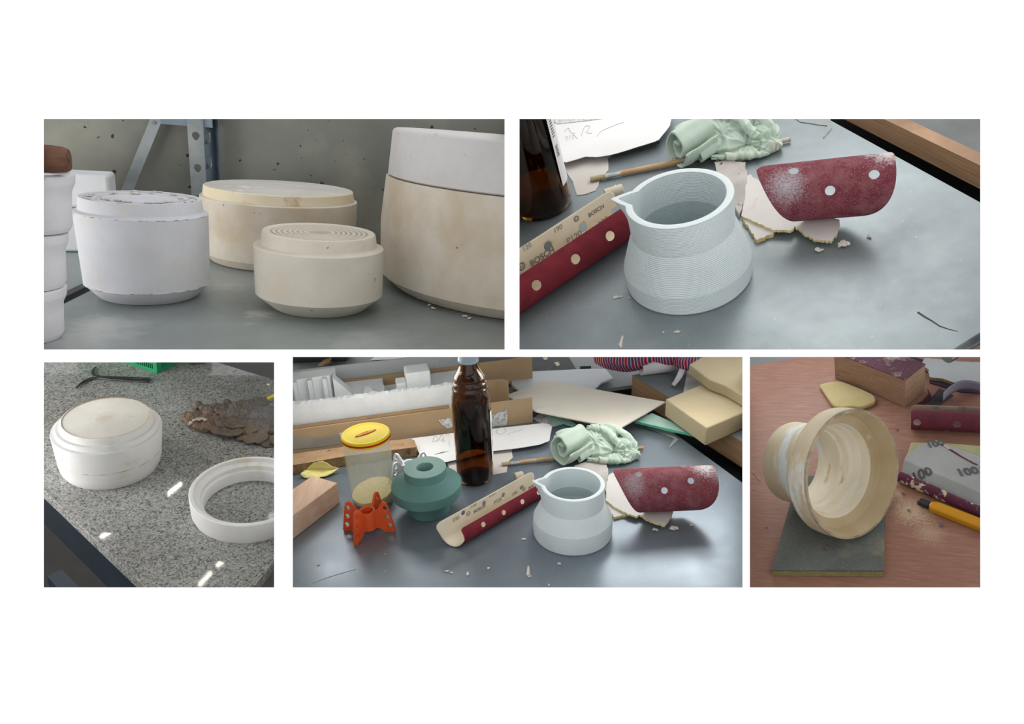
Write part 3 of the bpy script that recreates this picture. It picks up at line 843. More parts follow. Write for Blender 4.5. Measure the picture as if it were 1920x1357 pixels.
foam_w = mat('white paper face', 'dcd6d2', 'cfc9c5', vs=12, rough=.9)
foam_y = mat('crumbly yellow edge', 'e6d8a4', 'cdb67c', vs=60, rough=.95, bump=.6, bs=400)
def chunk(S, name, pix, z0, z1, label, seed=0, amp=.0012, n=7, cat='fragment', mats=None):
    return slab(S, name, pix, z0, z1, mats or [foam_w, foam_y], label, cat, ja=amp, n=n, mis=1, seed=seed)
def scribble(S, parent, loc, strokes, z, m=None, w=.0003):
    for st in strokes:
        q = smoothpath([S.at(x, y, z)-Vector(loc) for x, y in st], 5)
        bm = BM(); tube(bm, q, w, 4); mesh('pencil_stroke', bm, m or pencil, parent, smooth=0)
def crumb(S, px, py, r, label, m, seed=0, cat='crumb', group=None, flat=.6, name='crumb', z=0.0):
    p = S.at(px, py, z); bm = BM(); rnd = random.Random(seed)
    bmesh.ops.create_icosphere(bm, subdivisions=2, radius=r)
    off = Vector((seed*3.1, seed*1.7, 0))
    for v in bm.verts: v.co *= 1+.7*noise.noise(v.co/r*.9+off)
    for v in bm.verts: v.co.z *= flat; v.co.x *= 1.3
    zmin = min(v.co.z for v in bm.verts)
    for v in bm.verts: v.co.z -= zmin
    return solo(S, name, bm, m, (p.x, p.y, z+.0001), label, cat, group, rz=seed*1.3, smooth=0)
def smear(S, parent, pts, m, seed=0, loc=(0, 0, 0)):
    """dried flecks stuck flat on a table top, one mesh"""
    rnd = random.Random(seed)
    for (x, y, a, b) in pts:
        bm = BM()
        c = S.at(x, y, .0003)-Vector(loc); k = S.k(c); n = 9
        vs = []
        ph = rnd.uniform(0, 6)
        for i in range(n):
            t = 2*pi*i/n; q = rnd.uniform(.55, 1.2)
            u, v = a*k*cos(t)*q, b*k*1.6*sin(t)*q
            vs.append(bm.verts.new(c+Vector((u, v, 0))))
        bm.faces.new(vs); mesh('plaster_speck', bm, m, parent, smooth=0)
# ------------------------------------------------------------------ close view of the jug on the metal table
S = S2
tabm = mat('brushed metal table top', '8b9497', '767f83', vs=5, rough=.40, metal=.5, rvar=.1, bump=.03, bs=60,
           spots=(('9aa2a4', 4, .5, .8), ('d5d6d2', 520, .69, .72), ('c2c6c4', 130, .70, .74), ('666d6f', 40, .72, .8)))
fleck = mat('dried plaster fleck', 'd9d2c8', 'b9b0a4', vs=90, rough=.9)
pc, pn = cutside(S, 962.5, -1, (0, 0, 0))
tb = thing(S, 'metal_table', (0, 0, 0), 'grey sheet metal table top under the large close-up jug', 'table')
ol = poly(S, [(940, 660), (1776, 660), (1846, 617), (2050, 495), (1554, 223.5), (1500, 194), (940, 194)])
bm = BM(); prism(bm, ol, -.0033, -.0003); clip(bm, pc, pn); mesh('table_top', bm, tabm, tb, smooth=0)
e = [S.at(1776, 660), S.at(1846, 617), S.at(2050, 495)]
bm = BM(); tube(bm, [v+Vector((0, 0, -.0065)) for v in (e[0], e[1], e[2])], .0062, 12); mesh('rolled_edge', bm, mat('worn metal edge', '8d9395', '5c6265', vs=20, rough=.3, metal=.7), tb)
q = [S.at(1500, 194), S.at(2050, 495)]; dd = (q[1]-q[0]).normalized(); nn = Vector((-dd.y, dd.x, 0))
if nn.y < 0: nn = -nn
smear(S, tb, [(1155, 557, 9, 3), (1163, 556, 4, 2), (1165, 640, 4, 12), (1270, 622, 6, 3), (1179, 558, 3, 1.5),
 (1153, 349, 2, 3), (1244, 622, 2, 2)], fleck, 3)
scratch = mat('dark scratch', '55504c', rough=.9)
bm = BM(); tube(bm, [S.at(x, y, 0) for x, y in ((1721, 585), (1733, 593), (1747, 601), (1762, 611), (1780, 617), (1797, 621))], lambda t: .0007*(1.2-t), 5)
mesh('scratch', bm, scratch, tb, smooth=0)
# neighbouring bench: timber edge, grey top, black sheet for the gap's shade
zb, zt = -.024, .004
lo = [S.at(1582, 223, zb), S.at(1838, 354.5, zb)]; d = (lo[1]-lo[0]).normalized(); n = Vector((-d.y, d.x, 0)); n = n if n.y > 0 else -n
a, b = lo[0]-d*.12, lo[1]+d*.10
a.z = b.z = 0
bench = thing(S, 'workbench', (a.x, a.y, 0), 'dark grey workbench with timber edge across the gap from the close-up jug', 'workbench')
ply = mat('plywood edge', 'b08d6c', '8d6a4c', vs=5, stretch=(3, 3, 240), rough=.6, spots=(('5c4330', 120, .70, .74),))
bm = BM(); prism(bm, [(0, 0), b-a, b-a+n*.018, n*.018], zb, zt); mesh('timber_edge', bm, ply, bench, smooth=0)
bt = mat('grey bench top', '6d7071', '5c5f60', vs=12, rough=.6, spots=(('8d9090', 300, .7, .76),))
bm = BM(); prism(bm, [n*.018, b-a+n*.018, b-a+n*.3, n*.3], zb, zt-.001); mesh('bench_top', bm, bt, bench, smooth=0)
blk = mat('black gap shade', '101214', rough=.8, spec=.2)
bm = BM(); prism(bm, [q[0]-a-dd*.12-nn*.03, q[0]-a+dd*.42-nn*.03, b-a+n*.15, -d*.05+n*.15], -.062, -.058); mesh('gap_shade_sheet', bm, blk, bench, smooth=0)  # black sheet added below to stand for the darkness down the gap

jug(S, 1299.5, [(116, 589), (118, 588), (120.8, 559), (119, 551), (112.5, 528), (104, 498), (100, 486), (98.5, 482), (103, 427)], 7, (1144.7, 374.5),
    'large white ribbed jug with pointed spout, nearest the pale green rag in the close-up', lines=165)
kb = S.k(S.at(1027, 400))
bottle(S, 1027, [(50, 411), (54, 408), (55, 400), (55, 300), (55, 180)], 'amber bottle base beside a torn paper scrap, cut by the white partition',
       (.0, .0), (0, 1)) if False else None
c, pr = S.prof(1027, [(50, 411), (54.5, 407)])
zz = lambda py: S.zfor(Vector((c.x, c.y-pr[1][0]*.9, 0)), py)
Rb = pr[1][0]
rt, c, pr2 = bottle(S, 1027, [(50, 411), (54.5, 407), (55, 395), (55, 300), (55, 225), (54, 190)], 'amber glass bottle in front of white papers, its base beside a torn paper scrap',
                    (zz(372), zz(190)), (R_(-22), R_(175)), clip_px=963)
la = rolled = S.at(990, 585)
A, B = S.at(973.6, 594.6), S.at(1200, 441)
R = 35*S.k((A+B)/2)
q3 = lambda x, y: (972+x/3.127, 222+y/3.127)
rows = [('120', *q3(45, 738), .40, 0), ('BOSCH', *q3(135, 808), .50, 1), ('@', *q3(15, 868), .5, 1), ('P120', *q3(322, 695), .52, 0), ('190', *q3(490, 604), .50, 0), ('190', *q3(232, 648), .40, 0), ('@', *q3(340, 590), .36, 1), ('BOSCH', *q3(455, 541), .34, 1)]
rolled_sandpaper(S, A, B, R, 'red sandpaper roll with tan printed backing, leaning against the large jug spout', ext=(.03, .0), clip_px=963, rows=rows, flap=2.45,
                 flap_holes=[q3(172, 748), q3(375, 640), q3(560, 545)], front_holes=[q3(-90, 1180), q3(122, 1022), q3(345, 857), q3(545, 715)], hole=.27)
A, B = S.at(1434, 372, 0), S.at(1672, 347, 0)
k = S.k(S.at(1540, 370)); R = 51*k
dust2 = mat('dusty red grit', '84404a', '76343f', vs=40, rough=.9, spec=.15, bump=.35, bs=1500,
            spots=(('a98488', 900, .55, .68), ('96666a', 60, .45, .75)),
            patches=(((.030, -.018, .052), .021, 'c0b9bf', .9, 500), ((.132, .004, .066), .021, 'd5cfd0', .95, 300), ((.146, -.012, .05), .012, 'c5babd', .6, 500)))
lift2 = .0085
A2 = A+Vector((0, -R*.9, 0)); 
def center_on(px, py, h): return S.at(px, py, h)
A, B = S.at(1420, 367, R+lift2), S.at(1672, 343, R+lift2)
arched_sandpaper(S, A, B, R, 'curved dusty red sandpaper with round holes, lying on white broken pieces by the large jug', k, dust2, lift2)
# broken pieces under it
f = lambda L: [(1360+x/6.857, 290+y/6.857) for x, y in L]
slabm = mat('grey mortar slab', 'c6c0ba', 'aca59f', vs=20, rough=.95, spots=(('55504e', 60, .68, .71),), bump=.3, bs=150)
chunk(S, 'mortar_slab', f([(-140, 90), (0, 75), (260, 95), (275, 300), (235, 600), (185, 770), (-60, 420)]), 0, .006, 'grey cracked mortar slab between the large jug and the rag', 4, cat='slab', mats=[slabm, slabm])
chunk(S, 'broken_piece', f([(270, 275), (330, 255), (520, 420), (760, 640), (620, 1010), (410, 1095), (300, 930), (205, 780), (225, 560)]), 0, .005, 'lower white broken piece under the curved sandpaper by the large jug', 5)
chunk(S, 'broken_piece', f([(215, 785), (370, 680), (430, 520), (560, 480), (900, 620), (1300, 760), (1470, 840), (1440, 1000), (1370, 1110), (1240, 1100), (1150, 1090), (1010, 1010), (900, 920), (850, 970), (740, 965), (640, 970), (430, 890)]),
      .0054, .0085, 'upper white broken piece with yellow crumbly edge under the curved sandpaper, large view', 6)
for i, (x, y, r) in enumerate(((1580, 461, .0042), (1587, 458, .003), (1574, 463, .002), (1533, 471, .0026), (1540, 470, .002), (1630, 444, .0022))):
    crumb(S, x, y, r, 'pale plaster crumb on the metal table in front of the broken pieces', fleck, i+1, group='crumbs by the large broken pieces', name='plaster_crumb')
o = rag(S, S.at(1351, 290), S.k(S.at(1351, 285))*1.36, 'crumpled pale green rag behind the large jug, brush handle under it', .05, rod=((1163, 327), (1482, 261), .0042, .0056))
brush(S, (1107, 336), (1135, 331.5), (1163, 327), (1482, 261), 'flat paint brush lying under the rag behind the large jug', .0040)
# papers
pp = slab(S, 'paper_sheet', [(1010, 252), (1042, 231), (1100, 224), (1178, 205), (1262, 205), (1256, 235), (1235, 262), (1225, 266), (1180, 280), (1145, 290), (1118, 294), (1098, 293), (1062, 304), (1030, 300)], .0115, .0122, paper,
          'white paper sheet with pencil scribbles behind the close-up bottle', 'paper', ja=.0006, n=3)
loc = pp.matrix_world.translation; ll = S.I @ loc
scribble(S, pp, ll, [[(1058, 246), (1066, 240), (1070, 248), (1078, 250)], [(1059, 258), (1064, 256), (1061, 264)], [(1068, 262), (1069, 253)], [(1075, 261), (1074, 252), (1083, 260)], [(1090, 255), (1096, 238), (1106, 237), (1100, 248), (1110, 250)], [(1119, 256), (1126, 247), (1140, 240), (1163, 231), (1170, 230)]], .0126)
p = S.at(1110, 284, 0)-ll; bm = BM(); box(bm, .07, .02, .0108, (p.x, p.y+.03, .0056), rz=.25); mesh('folded_layer', bm, paper, pp, smooth=0)
slab(S, 'paper_scrap', [(1052, 306), (1060, 303), (1100, 290), (1147, 284), (1147, 290), (1139, 296), (1141, 318), (1132, 330), (1123, 341), (1122, 348), (1117, 357), (1100, 363), (1082, 366), (1074, 340)], 0, .0006, mat('grey white scrap', 'd4cdc8', 'c8c0ba', rough=.9), 'torn paper scrap under the brush tip by the close-up bottle', 'paper', ja=.0006, n=4, seed=2)
slab(S, 'speckled_paper', [(1030, 215), (1105, 207), (1190, 203), (1182, 214), (1100, 226), (1044, 232)], .0126, .0132, mat('newsprint', 'd5d5d3', 'b8b8b8', vs=240, vlo=.5, vhi=.55, rough=.9), 'strip of printed paper behind the scribbled sheet at the close-up bottle', 'paper')
shadem = mat('paper edge shade', '3a3a3e', '26262a', rough=.9)
slab(S, 'torn_edge_shadow', [(1150, 287), (1185, 277), (1215, 263), (1235, 259), (1236, 264), (1222, 269), (1195, 276)], .004, .009, shadem, 'dark strip standing for shade along the paper edge behind the large jug', 'scrap', ja=.001, n=4)  # dark piece stands in for the shadow under the lifted sheet
p = S.at(1152, 372); woodl = mat('pale wood', 'd9cfbb', 'c8bca5', vs=20, rough=.7)
bm = BM(); tube(bm, [Vector((-.012, 0, .0075)), Vector((.012, .009, .0075))], .0075, 20); solo(S, 'dowel_piece', bm, woodl, (p.x, p.y, 0), 'short pale dowel behind the red roll at the large jug spout', 'dowel', bevel=.001)
# glass shard and plastic sliver by the far edge
slab(S, 'clear_film', [(1470, 207), (1556, 215), (1560, 240), (1545, 258), (1543, 256), (1552, 235), (1500, 228)], 0, .0008, mat('clear film', 'c9cfce', rough=.15, trans=.6, spec=.5), 'crumpled clear film near the timber-edged bench, behind the large curved sandpaper', 'film', ja=.001, n=3)
# ------------------------------------------------------------------ the crowded work table (lower row, middle)
S = S4
LP, RP = 537.5, 1393.5     # planes just inside the partitions
lc, rc = cutside(S, LP, -1, (0, 0, 0)), cutside(S, RP+1, 1, (0, 0, 0))
def lclip(bm, loc): clip(bm, *cutside(S, LP, -1, loc))
def rclip(bm, loc): clip(bm, *cutside(S, RP, 1, loc))
tab4 = mat('blue grey metal table top', '848d95', '737d86', vs=5, rough=.36, metal=.5, rvar=.1, bump=.03, bs=60,
           spots=(('87909a', 4, .5, .8), ('d5d6d2', 560, .70, .73), ('c2c6c4', 150, .71, .75)))
tb = thing(S, 'metal_table', (0, 0, 0), 'blue grey sheet metal work table crowded with jar, bottle, pulley and jug', 'table')
ol = poly(S, [(520, 1125), (1420, 1125), (1420, 925), (1257, 806), (1222, 779), (1130, 745), (520, 745)])
bm = BM(); prism(bm, ol, -.0033, -.0003); clip(bm, *lc); clip(bm, *rc); mesh('table_top', bm, tab4, tb, smooth=0)
smear(S, tb, [(838, 1070, 5, 2), (846, 1073, 4, 2), (877, 1075, 3, 4), (990, 1071, 3, 12), (992, 1080, 4, 3), (981, 1010, 5, 2.5), (1048, 1056, 4, 3), (597, 1058, 4, 2),
   (722, 1038, 2, 1), (723, 1070, 2, 1), (845, 1022, 3, 2), (916, 1065, 3, 2), (1029, 1096, 2, 3), (663, 1066, 3, 1)], fleck, 8)
bm = BM(); tube(bm, [S.at(x, y, 0) for x, y in ((585, 1092), (620, 1080), (667, 1066))], .0003, 5); mesh('scratch', bm, mat('pale scratch', 'e2e4e4', rough=.6), tb, smooth=0)

# far tables, seen past the near one
zf = -.004
floor4 = mat('far grey table top', '7f878a', '73797b', vs=6, rough=.6)
ft = slab(S, 'far_table', [(520, 739), (1060, 739), (1183, 722), (1420, 690), (1420, 640), (520, 640)], -.012, -.006, floor4, 'grey table top behind the crowded work table', 'table')
bm0 = ft.data
def trim_obj(o, l=True, r=True):
    b = BM(); b.from_mesh(o.data); loc = S.I @ o.matrix_world.translation; rot = (S.I @ o.matrix_world).to_3x3().to_4x4()
    if l: clip(b, *cutside(S, LP, -1, loc, rot=rot))
    if r: clip(b, *cutside(S, RP, 1, loc, rot=rot))
    b.to_mesh(o.data); b.free()
trim_obj(ft)
blk = MATS['black gap shade']
gl = slab(S, 'gap_shade_sheet', [(1050, 752), (1180, 715), (1420, 840), (1420, 960), (1240, 830), (1180, 790)], -.040, -.034, blk, 'black shade sheet in the gap between the crowded work table and the timber-edged bench', 'shade'); trim_obj(gl)  # added black surface in place of the deep shade between the tables
matm = mat('dark cutting mat', '56595a', '494c4d', vs=14, rough=.8, spots=(('7b7d7d', 34, .64, .75),))
o = slab(S, 'cutting_mat', [(880, 730), (1030, 712), (1081, 693), (1058, 655), (860, 660)], -.0055, -.003, matm, 'dark worn mat on the far table behind the cardboard trays', 'mat')
for i, px_ in enumerate(([(1039, 679), (1047, 678), (1050, 684), (1044, 686)], [(1018, 670), (1027, 670), (1026, 674), (1020, 674)])):
    slab(S, 'tape_piece', px_, -.0029, -.0024, mat('cream tape', 'd9cfb6', rough=.9), ['square cream tape piece on the dark mat', 'cream tape piece at the rear of the dark mat'][i], 'tape')
bm = BM(); p = S.at(1098, 688, 0)
rnd = random.Random(2)
box(bm, .018, .007, .006, (0, 0, .003))
for i in range(26): tube(bm, [Vector((rnd.uniform(-.009, .009), 0, .003)), Vector((rnd.uniform(-.010, .010), -.0075, .0008))], .0005, 4)
solo(S, 'black_brush_head', bm, mat('black bristle', '16171b', rough=.9), (p.x, p.y, -.0055), 'small black scrubbing brush head beside the striped bag', 'brush', smooth=0)

# bench with timber edge on the far side of the gap
zb, zt = -.022, .014
P0, P1 = S.at(1184, 742, zb), S.at(1392, 877, zb); P0.z = P1.z = 0
d = (P1-P0).normalized(); n = Vector((-d.y, d.x, 0)); n = n if n.y > 0 else -n
bench = thing(S, 'workbench', P0, 'grey bench with timber edge carrying the foam blocks, past the crowded work table', 'workbench')
ln = (P1-P0).length+.2
bm = BM(); prism(bm, [(0, 0), d*ln, d*ln+n*.012, n*.012], zb, zt-.0006); rclip(bm, P0); mesh('timber_edge', bm, MATS['plywood edge'], bench, smooth=0)
bt4 = mat('slate bench top', '737a7b', '676d6e', vs=8, rough=.55)
bm = BM(); prism(bm, [Vector((0, 0, 0)), d*ln, d*ln+n*.45, n*.45-d*.0], zt-.0006, zt-.0003); rclip(bm, P0); mesh('bench_top', bm, bt4, bench, smooth=0)

# long cardboard trays with styrofoam
card = mat('brown cardboard', 'b59c7c', 'a98f6f', vs=8, rough=.9, spec=.15)
card_d = mat('cardboard edge', '94795a', '876c4e', vs=30, rough=.9)
card_t = mat('torn grey cardboard', 'a39b8f', '938b80', vs=20, rough=.9)
W0, W1 = S.at(530, 858), S.at(999, 791)
dw = (W1-W0).normalized(); nw = Vector((-dw.y, dw.x, 0))
hL = S.zfor(S.at(560, 853.5), 806); Lw = (W1-W0).length
tr = thing(S, 'cardboard_tray', W0, 'long open cardboard tray holding styrofoam, behind the jar and the bottle', 'tray')
bm = BM(); prism(bm, [(0, 0), dw*Lw, dw*Lw+nw*.0025, nw*.0025], 0, hL); lclip(bm, W0); mesh('front_wall', bm, card, tr, smooth=0)
bm = BM(); prism(bm, [nw*.0027, dw*(Lw*.66)+nw*.0027, dw*(Lw*.66)+nw*.012, nw*.012], hL-.002, hL+.0012); lclip(bm, W0); mesh('folded_lip', bm, card_d, tr, smooth=0)
DT = .135
bm = BM(); prism(bm, [nw*.0026, dw*Lw*.93+nw*.0026, dw*Lw*.93+nw*DT, nw*DT], 0, .0025); lclip(bm, W0); mesh('tray_base', bm, card, tr, smooth=0)
e0 = W0+dw*Lw*.955+nw*.03
ef = [S.at(925, 771, 0), S.at(937, 757, 0)]
# torn patch on the wall's face
bm = BM(); q = [S.onv(x, y, W0-nw*.0004, nw)-W0 for x, y in [(528, 820), (560, 818), (600, 821), (624, 816), (650, 812), (662, 824), (640, 832), (600, 838), (552, 842), (528, 846)]]
bm.faces.new([bm.verts.new(v) for v in q]); lclip(bm, W0); mesh('torn_patch', bm, card_t, tr, smooth=0)
sp = mat('speckled tape', 'd4d4d2', 'a6a6a6', vs=260, vlo=.52, vhi=.56, rough=.9)
for k_, L_ in enumerate(([(822, 787), (845, 783), (849, 800), (838, 803), (828, 795)], [(920, 780), (935, 772), (946, 772), (950, 760), (952, 780), (950, 797), (920, 800)], [(635, 812), (650, 808), (652, 818), (640, 822)])):
    bm = BM(); q = [S.onv(x, y, W0-nw*.0007, nw)-W0 for x, y in L_]; bm.faces.new([bm.verts.new(v) for v in q]); mesh('tape_scrap', bm, sp, tr, smooth=0)
# back tray wall
hB = S.zfor(W1+nw*DT, 676)
bw0 = W0+nw*(DT+.004)
bk = thing(S, 'cardboard_tray', bw0, 'rear cardboard tray wall with folded end flap behind the styrofoam', 'tray')
Lb = (S.onv(999, 720, bw0, nw)-bw0).dot(dw)
bm = BM(); prism(bm, [(0, 0), dw*Lb, dw*Lb+nw*.0025, nw*.0025], 0, hB); lclip(bm, bw0); mesh('rear_wall', bm, card, bk, smooth=0)
bm = BM(); prism(bm, [dw*(Lb*.90)-nw*.0003, dw*(Lb*.995)-nw*.0003, dw*(Lb*.985)-nw*.022, dw*(Lb*.90)-nw*.022], 0, .002); mesh('base_strip', bm, card, bk, smooth=0)
fl0 = S.at(912, 768); fl1 = S.at(941, 765)
hf = S.zfor(fl1, 711)
flp = thing(S, 'cardboard_flap', fl0, 'upright cardboard end flap just behind the amber bottle neck', 'flap')
bm = BM(); v = fl1-fl0; v2 = Vector((.010, -.006, 0))
prism(bm, smoothpath([(0, 0, 0), v*.5, v, v+v2*.6, v+v2], 4)+[v+v2+Vector((.001, .002, 0)), v*.98+Vector((0, .0022, 0)), Vector((0, .0022, 0))], .0028, hf); mesh('flap_panel', bm, card, flp, smooth=0, fix=True)
# grey board standing behind
greyb = mat('light grey board', 'b4b8ba', 'abafb1', vs=6, rough=.7)
g0 = S.at(528, 720); gb0 = bw0+nw*.012
hG = S.zfor(gb0+dw*.15, 678); Lg = (S.onv(828, 700, gb0, nw)-gb0).dot(dw)
bm = BM(); a = dw*Lg
hexa(bm, [Vector((0, 0, 0)), a-dw*.012, a-dw*.012+nw*.003, nw*.003], [nw*.006+Vector((0, 0, hG)), a+nw*.006+Vector((0, 0, hG*.98)), a+nw*.009+Vector((0, 0, hG*.98)), nw*.009+Vector((0, 0, hG))]); lclip(bm, gb0)
solo(S, 'grey_board', bm, greyb, (gb0.x, gb0.y, .0002), 'light grey board standing behind the cardboard trays', 'board', smooth=0)
# styrofoam packing block
foam = mat('styrofoam', 'e9ebeb', 'dfe2e3', vs=40, rough=.9, bump=.3, bs=500)
s0 = W0+nw*.020; k4 = S.k(S.at(700, 800))
st = thing(S, 'styrofoam_block', (s0.x, s0.y, .0028), 'broken white styrofoam packing block with cavities, lying in the long cardboard tray', 'packing')
def U(px): return (S.onv(px, 770, s0, nw)-s0).dot(dw)
hS = S.zfor(s0+dw*U(700), 739)-.0028
ls = U(872); dS = DT-.028
def topjag(u, seed): return hS+.0022*noise.noise(Vector((u*220, seed, 0)))+.0022*noise.noise(Vector((u*60, seed, 3)))-.002*(.5+.5*sin(u*9))
bm = BM(); N_ = 150; rows = []
prof_y = [0.0, .0015, .006, .009, .011]
lipw = .012
us = [ls*i/N_ for i in range(N_+1)]
V0 = [bm.verts.new(dw*u) for u in us]; V1 = [bm.verts.new(dw*u+Vector((0, 0, topjag(u, 1)))) for u in us]
V2 = [bm.verts.new(dw*u+nw*lipw*.5+Vector((0, 0, topjag(u, 2)+.0012))) for u in us]
V3 = [bm.verts.new(dw*u+nw*lipw+Vector((0, 0, topjag(u, 3)-.0008))) for u in us]; V4 = [bm.verts.new(dw*u+nw*lipw) for u in us]
for A_, B_ in ((V0, V1), (V1, V2), (V2, V3), (V3, V4), (V4, V0)):
    for i in range(N_): bm.faces.new((A_[i], A_[i+1], B_[i+1], B_[i]))
bm.faces.new((V0[0], V1[0], V2[0], V3[0], V4[0])); bm.faces.new((V4[-1], V3[-1], V2[-1], V1[-1], V0[-1])); hexa(bm, [-nw*.0022, dw*ls*.995-nw*.0022, dw*ls*.995-nw*.0001, -nw*.0001], [-nw*.0016+Vector((0, 0, hS*.36)), dw*ls*.995-nw*.0016+Vector((0, 0, hS*.36)), dw*ls*.995-nw*.0001+Vector((0, 0, hS*.36)), -nw*.0001+Vector((0, 0, hS*.36))])
lclip(bm, (s0.x, s0.y, .0028)); mesh('front_wall', bm, foam, st, smooth=0)
bm = BM(); prism(bm, [nw*lipw, dw*ls+nw*lipw, dw*ls+nw*dS, nw*dS], 0, hS*.42); lclip(bm, (s0.x, s0.y, .0028)); mesh('floor_slab', bm, foam, st, smooth=0)
bm = BM(); prism(bm, [nw*(lipw+.001)+Vector((0, 0, 0)), dw*ls+nw*(lipw+.001), dw*ls+nw*(lipw+.004), nw*(lipw+.004)], .0, hS*.3); bm.free()
# ribbed end piece with cavities
uA, uB = U(530), U(628)
def Z(px, off, row): return max(hS*.45, S.zfor(s0+nw*off+dw*U(px), row)-.0028)
hR = Z(560, .088, 697)
bm = BM()
for i in range(4):
    u0 = uA+(uB-uA)*(i/3.3-.12)
    prism(bm, jag([dw*u0+nw*.050, dw*(u0+.006)+nw*.050, dw*(u0+.006)+nw*.085, dw*u0+nw*.085], .0004, 3, i), hS*.3, hR)
prism(bm, [dw*(uA-.02)+nw*.060, dw*(uB-.004)+nw*.060, dw*(uB+.004)+nw*.088, dw*(uA-.02)+nw*.088], hS*.3, lambda x, y: hR+.0012*noise.noise(Vector((x*300, y*300, 1))))
q = [(0, 0), (.012, 0), (.030, hS*.45-hR*0), (.034, hS*.4)]
hexa(bm, [dw*uB+nw*.055+Vector((0, 0, hS*.3)), dw*(uB+.034)+nw*.055+Vector((0, 0, hS*.3)), dw*(uB+.034)+nw*.075+Vector((0, 0, hS*.3)), dw*uB+nw*.075+Vector((0, 0, hS*.3))],
         [dw*uB+nw*.055+Vector((0, 0, hR*.98)), dw*(uB+.026)+nw*.055+Vector((0, 0, hS*.62)), dw*(uB+.026)+nw*.075+Vector((0, 0, hS*.62)), dw*uB+nw*.075+Vector((0, 0, hR*.98))])
lclip(bm, (s0.x, s0.y, .0028)); mesh('ribbed_end', bm, foam, st, smooth=0, bevel=.0012)
uC, uD = U(640), U(728)
bm = BM(); prism(bm, jag([dw*uC+nw*.05, dw*uD+nw*.05, dw*uD+nw*dS, dw*uC+nw*dS], .0008, 6, 5), hS*.42, Z(680, dS, 713))
prism(bm, jag([dw*(uC+.03)+nw*.035, dw*(uD-.014)+nw*.035, dw*(uD-.02)+nw*.06, dw*(uC+.034)+nw*.06], .0006, 5, 6), hS*.42, Z(690, .06, 724)); mesh('middle_piece', bm, foam, st, smooth=0, bevel=.001)
uE, uF = U(770), U(817); hP = Z(795, .062, 682)
bm = BM(); prism(bm, [dw*uE+nw*.030, dw*uF+nw*.030, dw*uF+nw*.062, dw*uE+nw*.062], hS*.42, hP)
prism(bm, [dw*(uE-.014)+nw*.034, dw*uE+nw*.034, dw*uE+nw*.058, dw*(uE-.014)+nw*.058], hS*.42, Z(765, .058, 706)); mesh('corner_post', bm, foam, st, smooth=0, bevel=.0022)
bm = BM(); prism(bm, jag([dw*U(815)+nw*.05, dw*U(895)+nw*.05, dw*U(895)+nw*dS, dw*U(815)+nw*dS], .0008, 6, 9), hS*.42, Z(850, dS, 697)); mesh('side_piece', bm, foam, st, smooth=0, bevel=.001)

# clutter along the top edge of the opening
darkm = mat('dark equipment', '3a3b3d', '2c2d30', vs=10, rough=.7)
p = S.at(575, 690, 0); bm = BM(); box(bm, .12, .04, .05, (0, 0, .025)); 
eq = solo(S, 'dark_crate', bm, darkm, (p.x, p.y+.06, -.0058), 'dark crate standing behind the grey board', 'crate', bevel=.002)
trim_obj(eq)
o = slab(S, 'tan_strip', [(596, 683), (608, 674), (622, 669), (618, 676), (604, 683)], .001, .004, mat('tan strip', 'b98f66', rough=.8), 'narrow tan strip lying by the dark crate', 'strip')
o = slab(S, 'paper_sheet', [(694, 675), (704, 668), (770, 664), (770, 670), (740, 673)], -.005, -.0045, paper, 'white paper on the far table above the grey board', 'paper')
# blue white board and cream board
whb = mat('bluish white board', 'cfd6da', 'c5ccd1', vs=6, rough=.55)
o = slab(S, 'white_board', [(960, 700), (1000, 696), (1105, 691), (1135, 691), (1150, 709), (1128, 716), (1117, 727), (1100, 745), (985, 742), (960, 720)], .001, .004, whb, 'bluish white board with a curved edge behind the cream board', 'board', sm=0)
crb = mat('cream card board', 'e0d9cb', 'd9d1c2', vs=10, rough=.8, spots=(('a79a86', 200, .76, .79),))
pts = [S.at(948, 741, .012), S.at(1024, 713, .012), S.at(1248, 753, .016), S.at(1161, 803, .026), S.at(1006, 771, .018)]
c = cen(pts); bm = BM(); hexa(bm, [v-c-Vector((0, 0, .0018)) for v in pts], [v-c for v in pts]); solo(S, 'cream_board', bm, crb, c, 'cream pointed board lying over the glass strip and papers', 'board', smooth=0)
pa = [S.at(1010, 775, .006), S.at(1036, 785, .006), S.at(1052, 793, .006), S.at(1040, 772, .006)]
glassm = mat('green glass', 'c4ebdc', rough=.12, trans=.35, ior=1.3, spec=.5)
ged = mat('green glass edge', '62c4a2', '4fae8c', vs=60, rough=.2, spec=.6)
pts = poly(S, [(1190, 789), (1222, 774), (1325, 819), (1324, 821), (1290, 812)], .011); c = cen(pts); q = rel(pts, c)
bm = BM(); prism(bm, q, .0075, .011, 0, 1); solo(S, 'glass_strip', bm, [glassm, ged], c, 'pointed green glass strip reaching across the gap to the foam', 'glass', smooth=0)
pts = poly(S, [(1020, 772), (1060, 783), (1082, 796), (1076, 798), (1040, 787)], .004); c = cen(pts); bm = BM(); prism(bm, rel(pts, c), .0015, .004, 0, 1)
solo(S, 'glass_strip', bm, [glassm, ged], c, 'green glass edge peeking out beside the pale rag', 'glass', smooth=0)
o = slab(S, 'clear_film', [(1206, 795), (1235, 800), (1262, 812), (1272, 824), (1256, 839), (1254, 838), (1264, 822), (1230, 808)], .0002, .0008, MATS['clear film'], 'thin clear film hanging at the edge of the crowded table', 'film', ja=.0005, n=3)
o = slab(S, 'newspaper_piece', [(998, 784), (1015, 774), (1045, 783), (1060, 793), (1036, 800), (1010, 790)], .0003, .001, sp, 'printed paper piece beside the pale rag on the crowded table', 'paper')
rt = thing(S, 'wire_bundle', S.at(985, 782), 'small bundle of white wires at the end of the cardboard tray', 'wire')
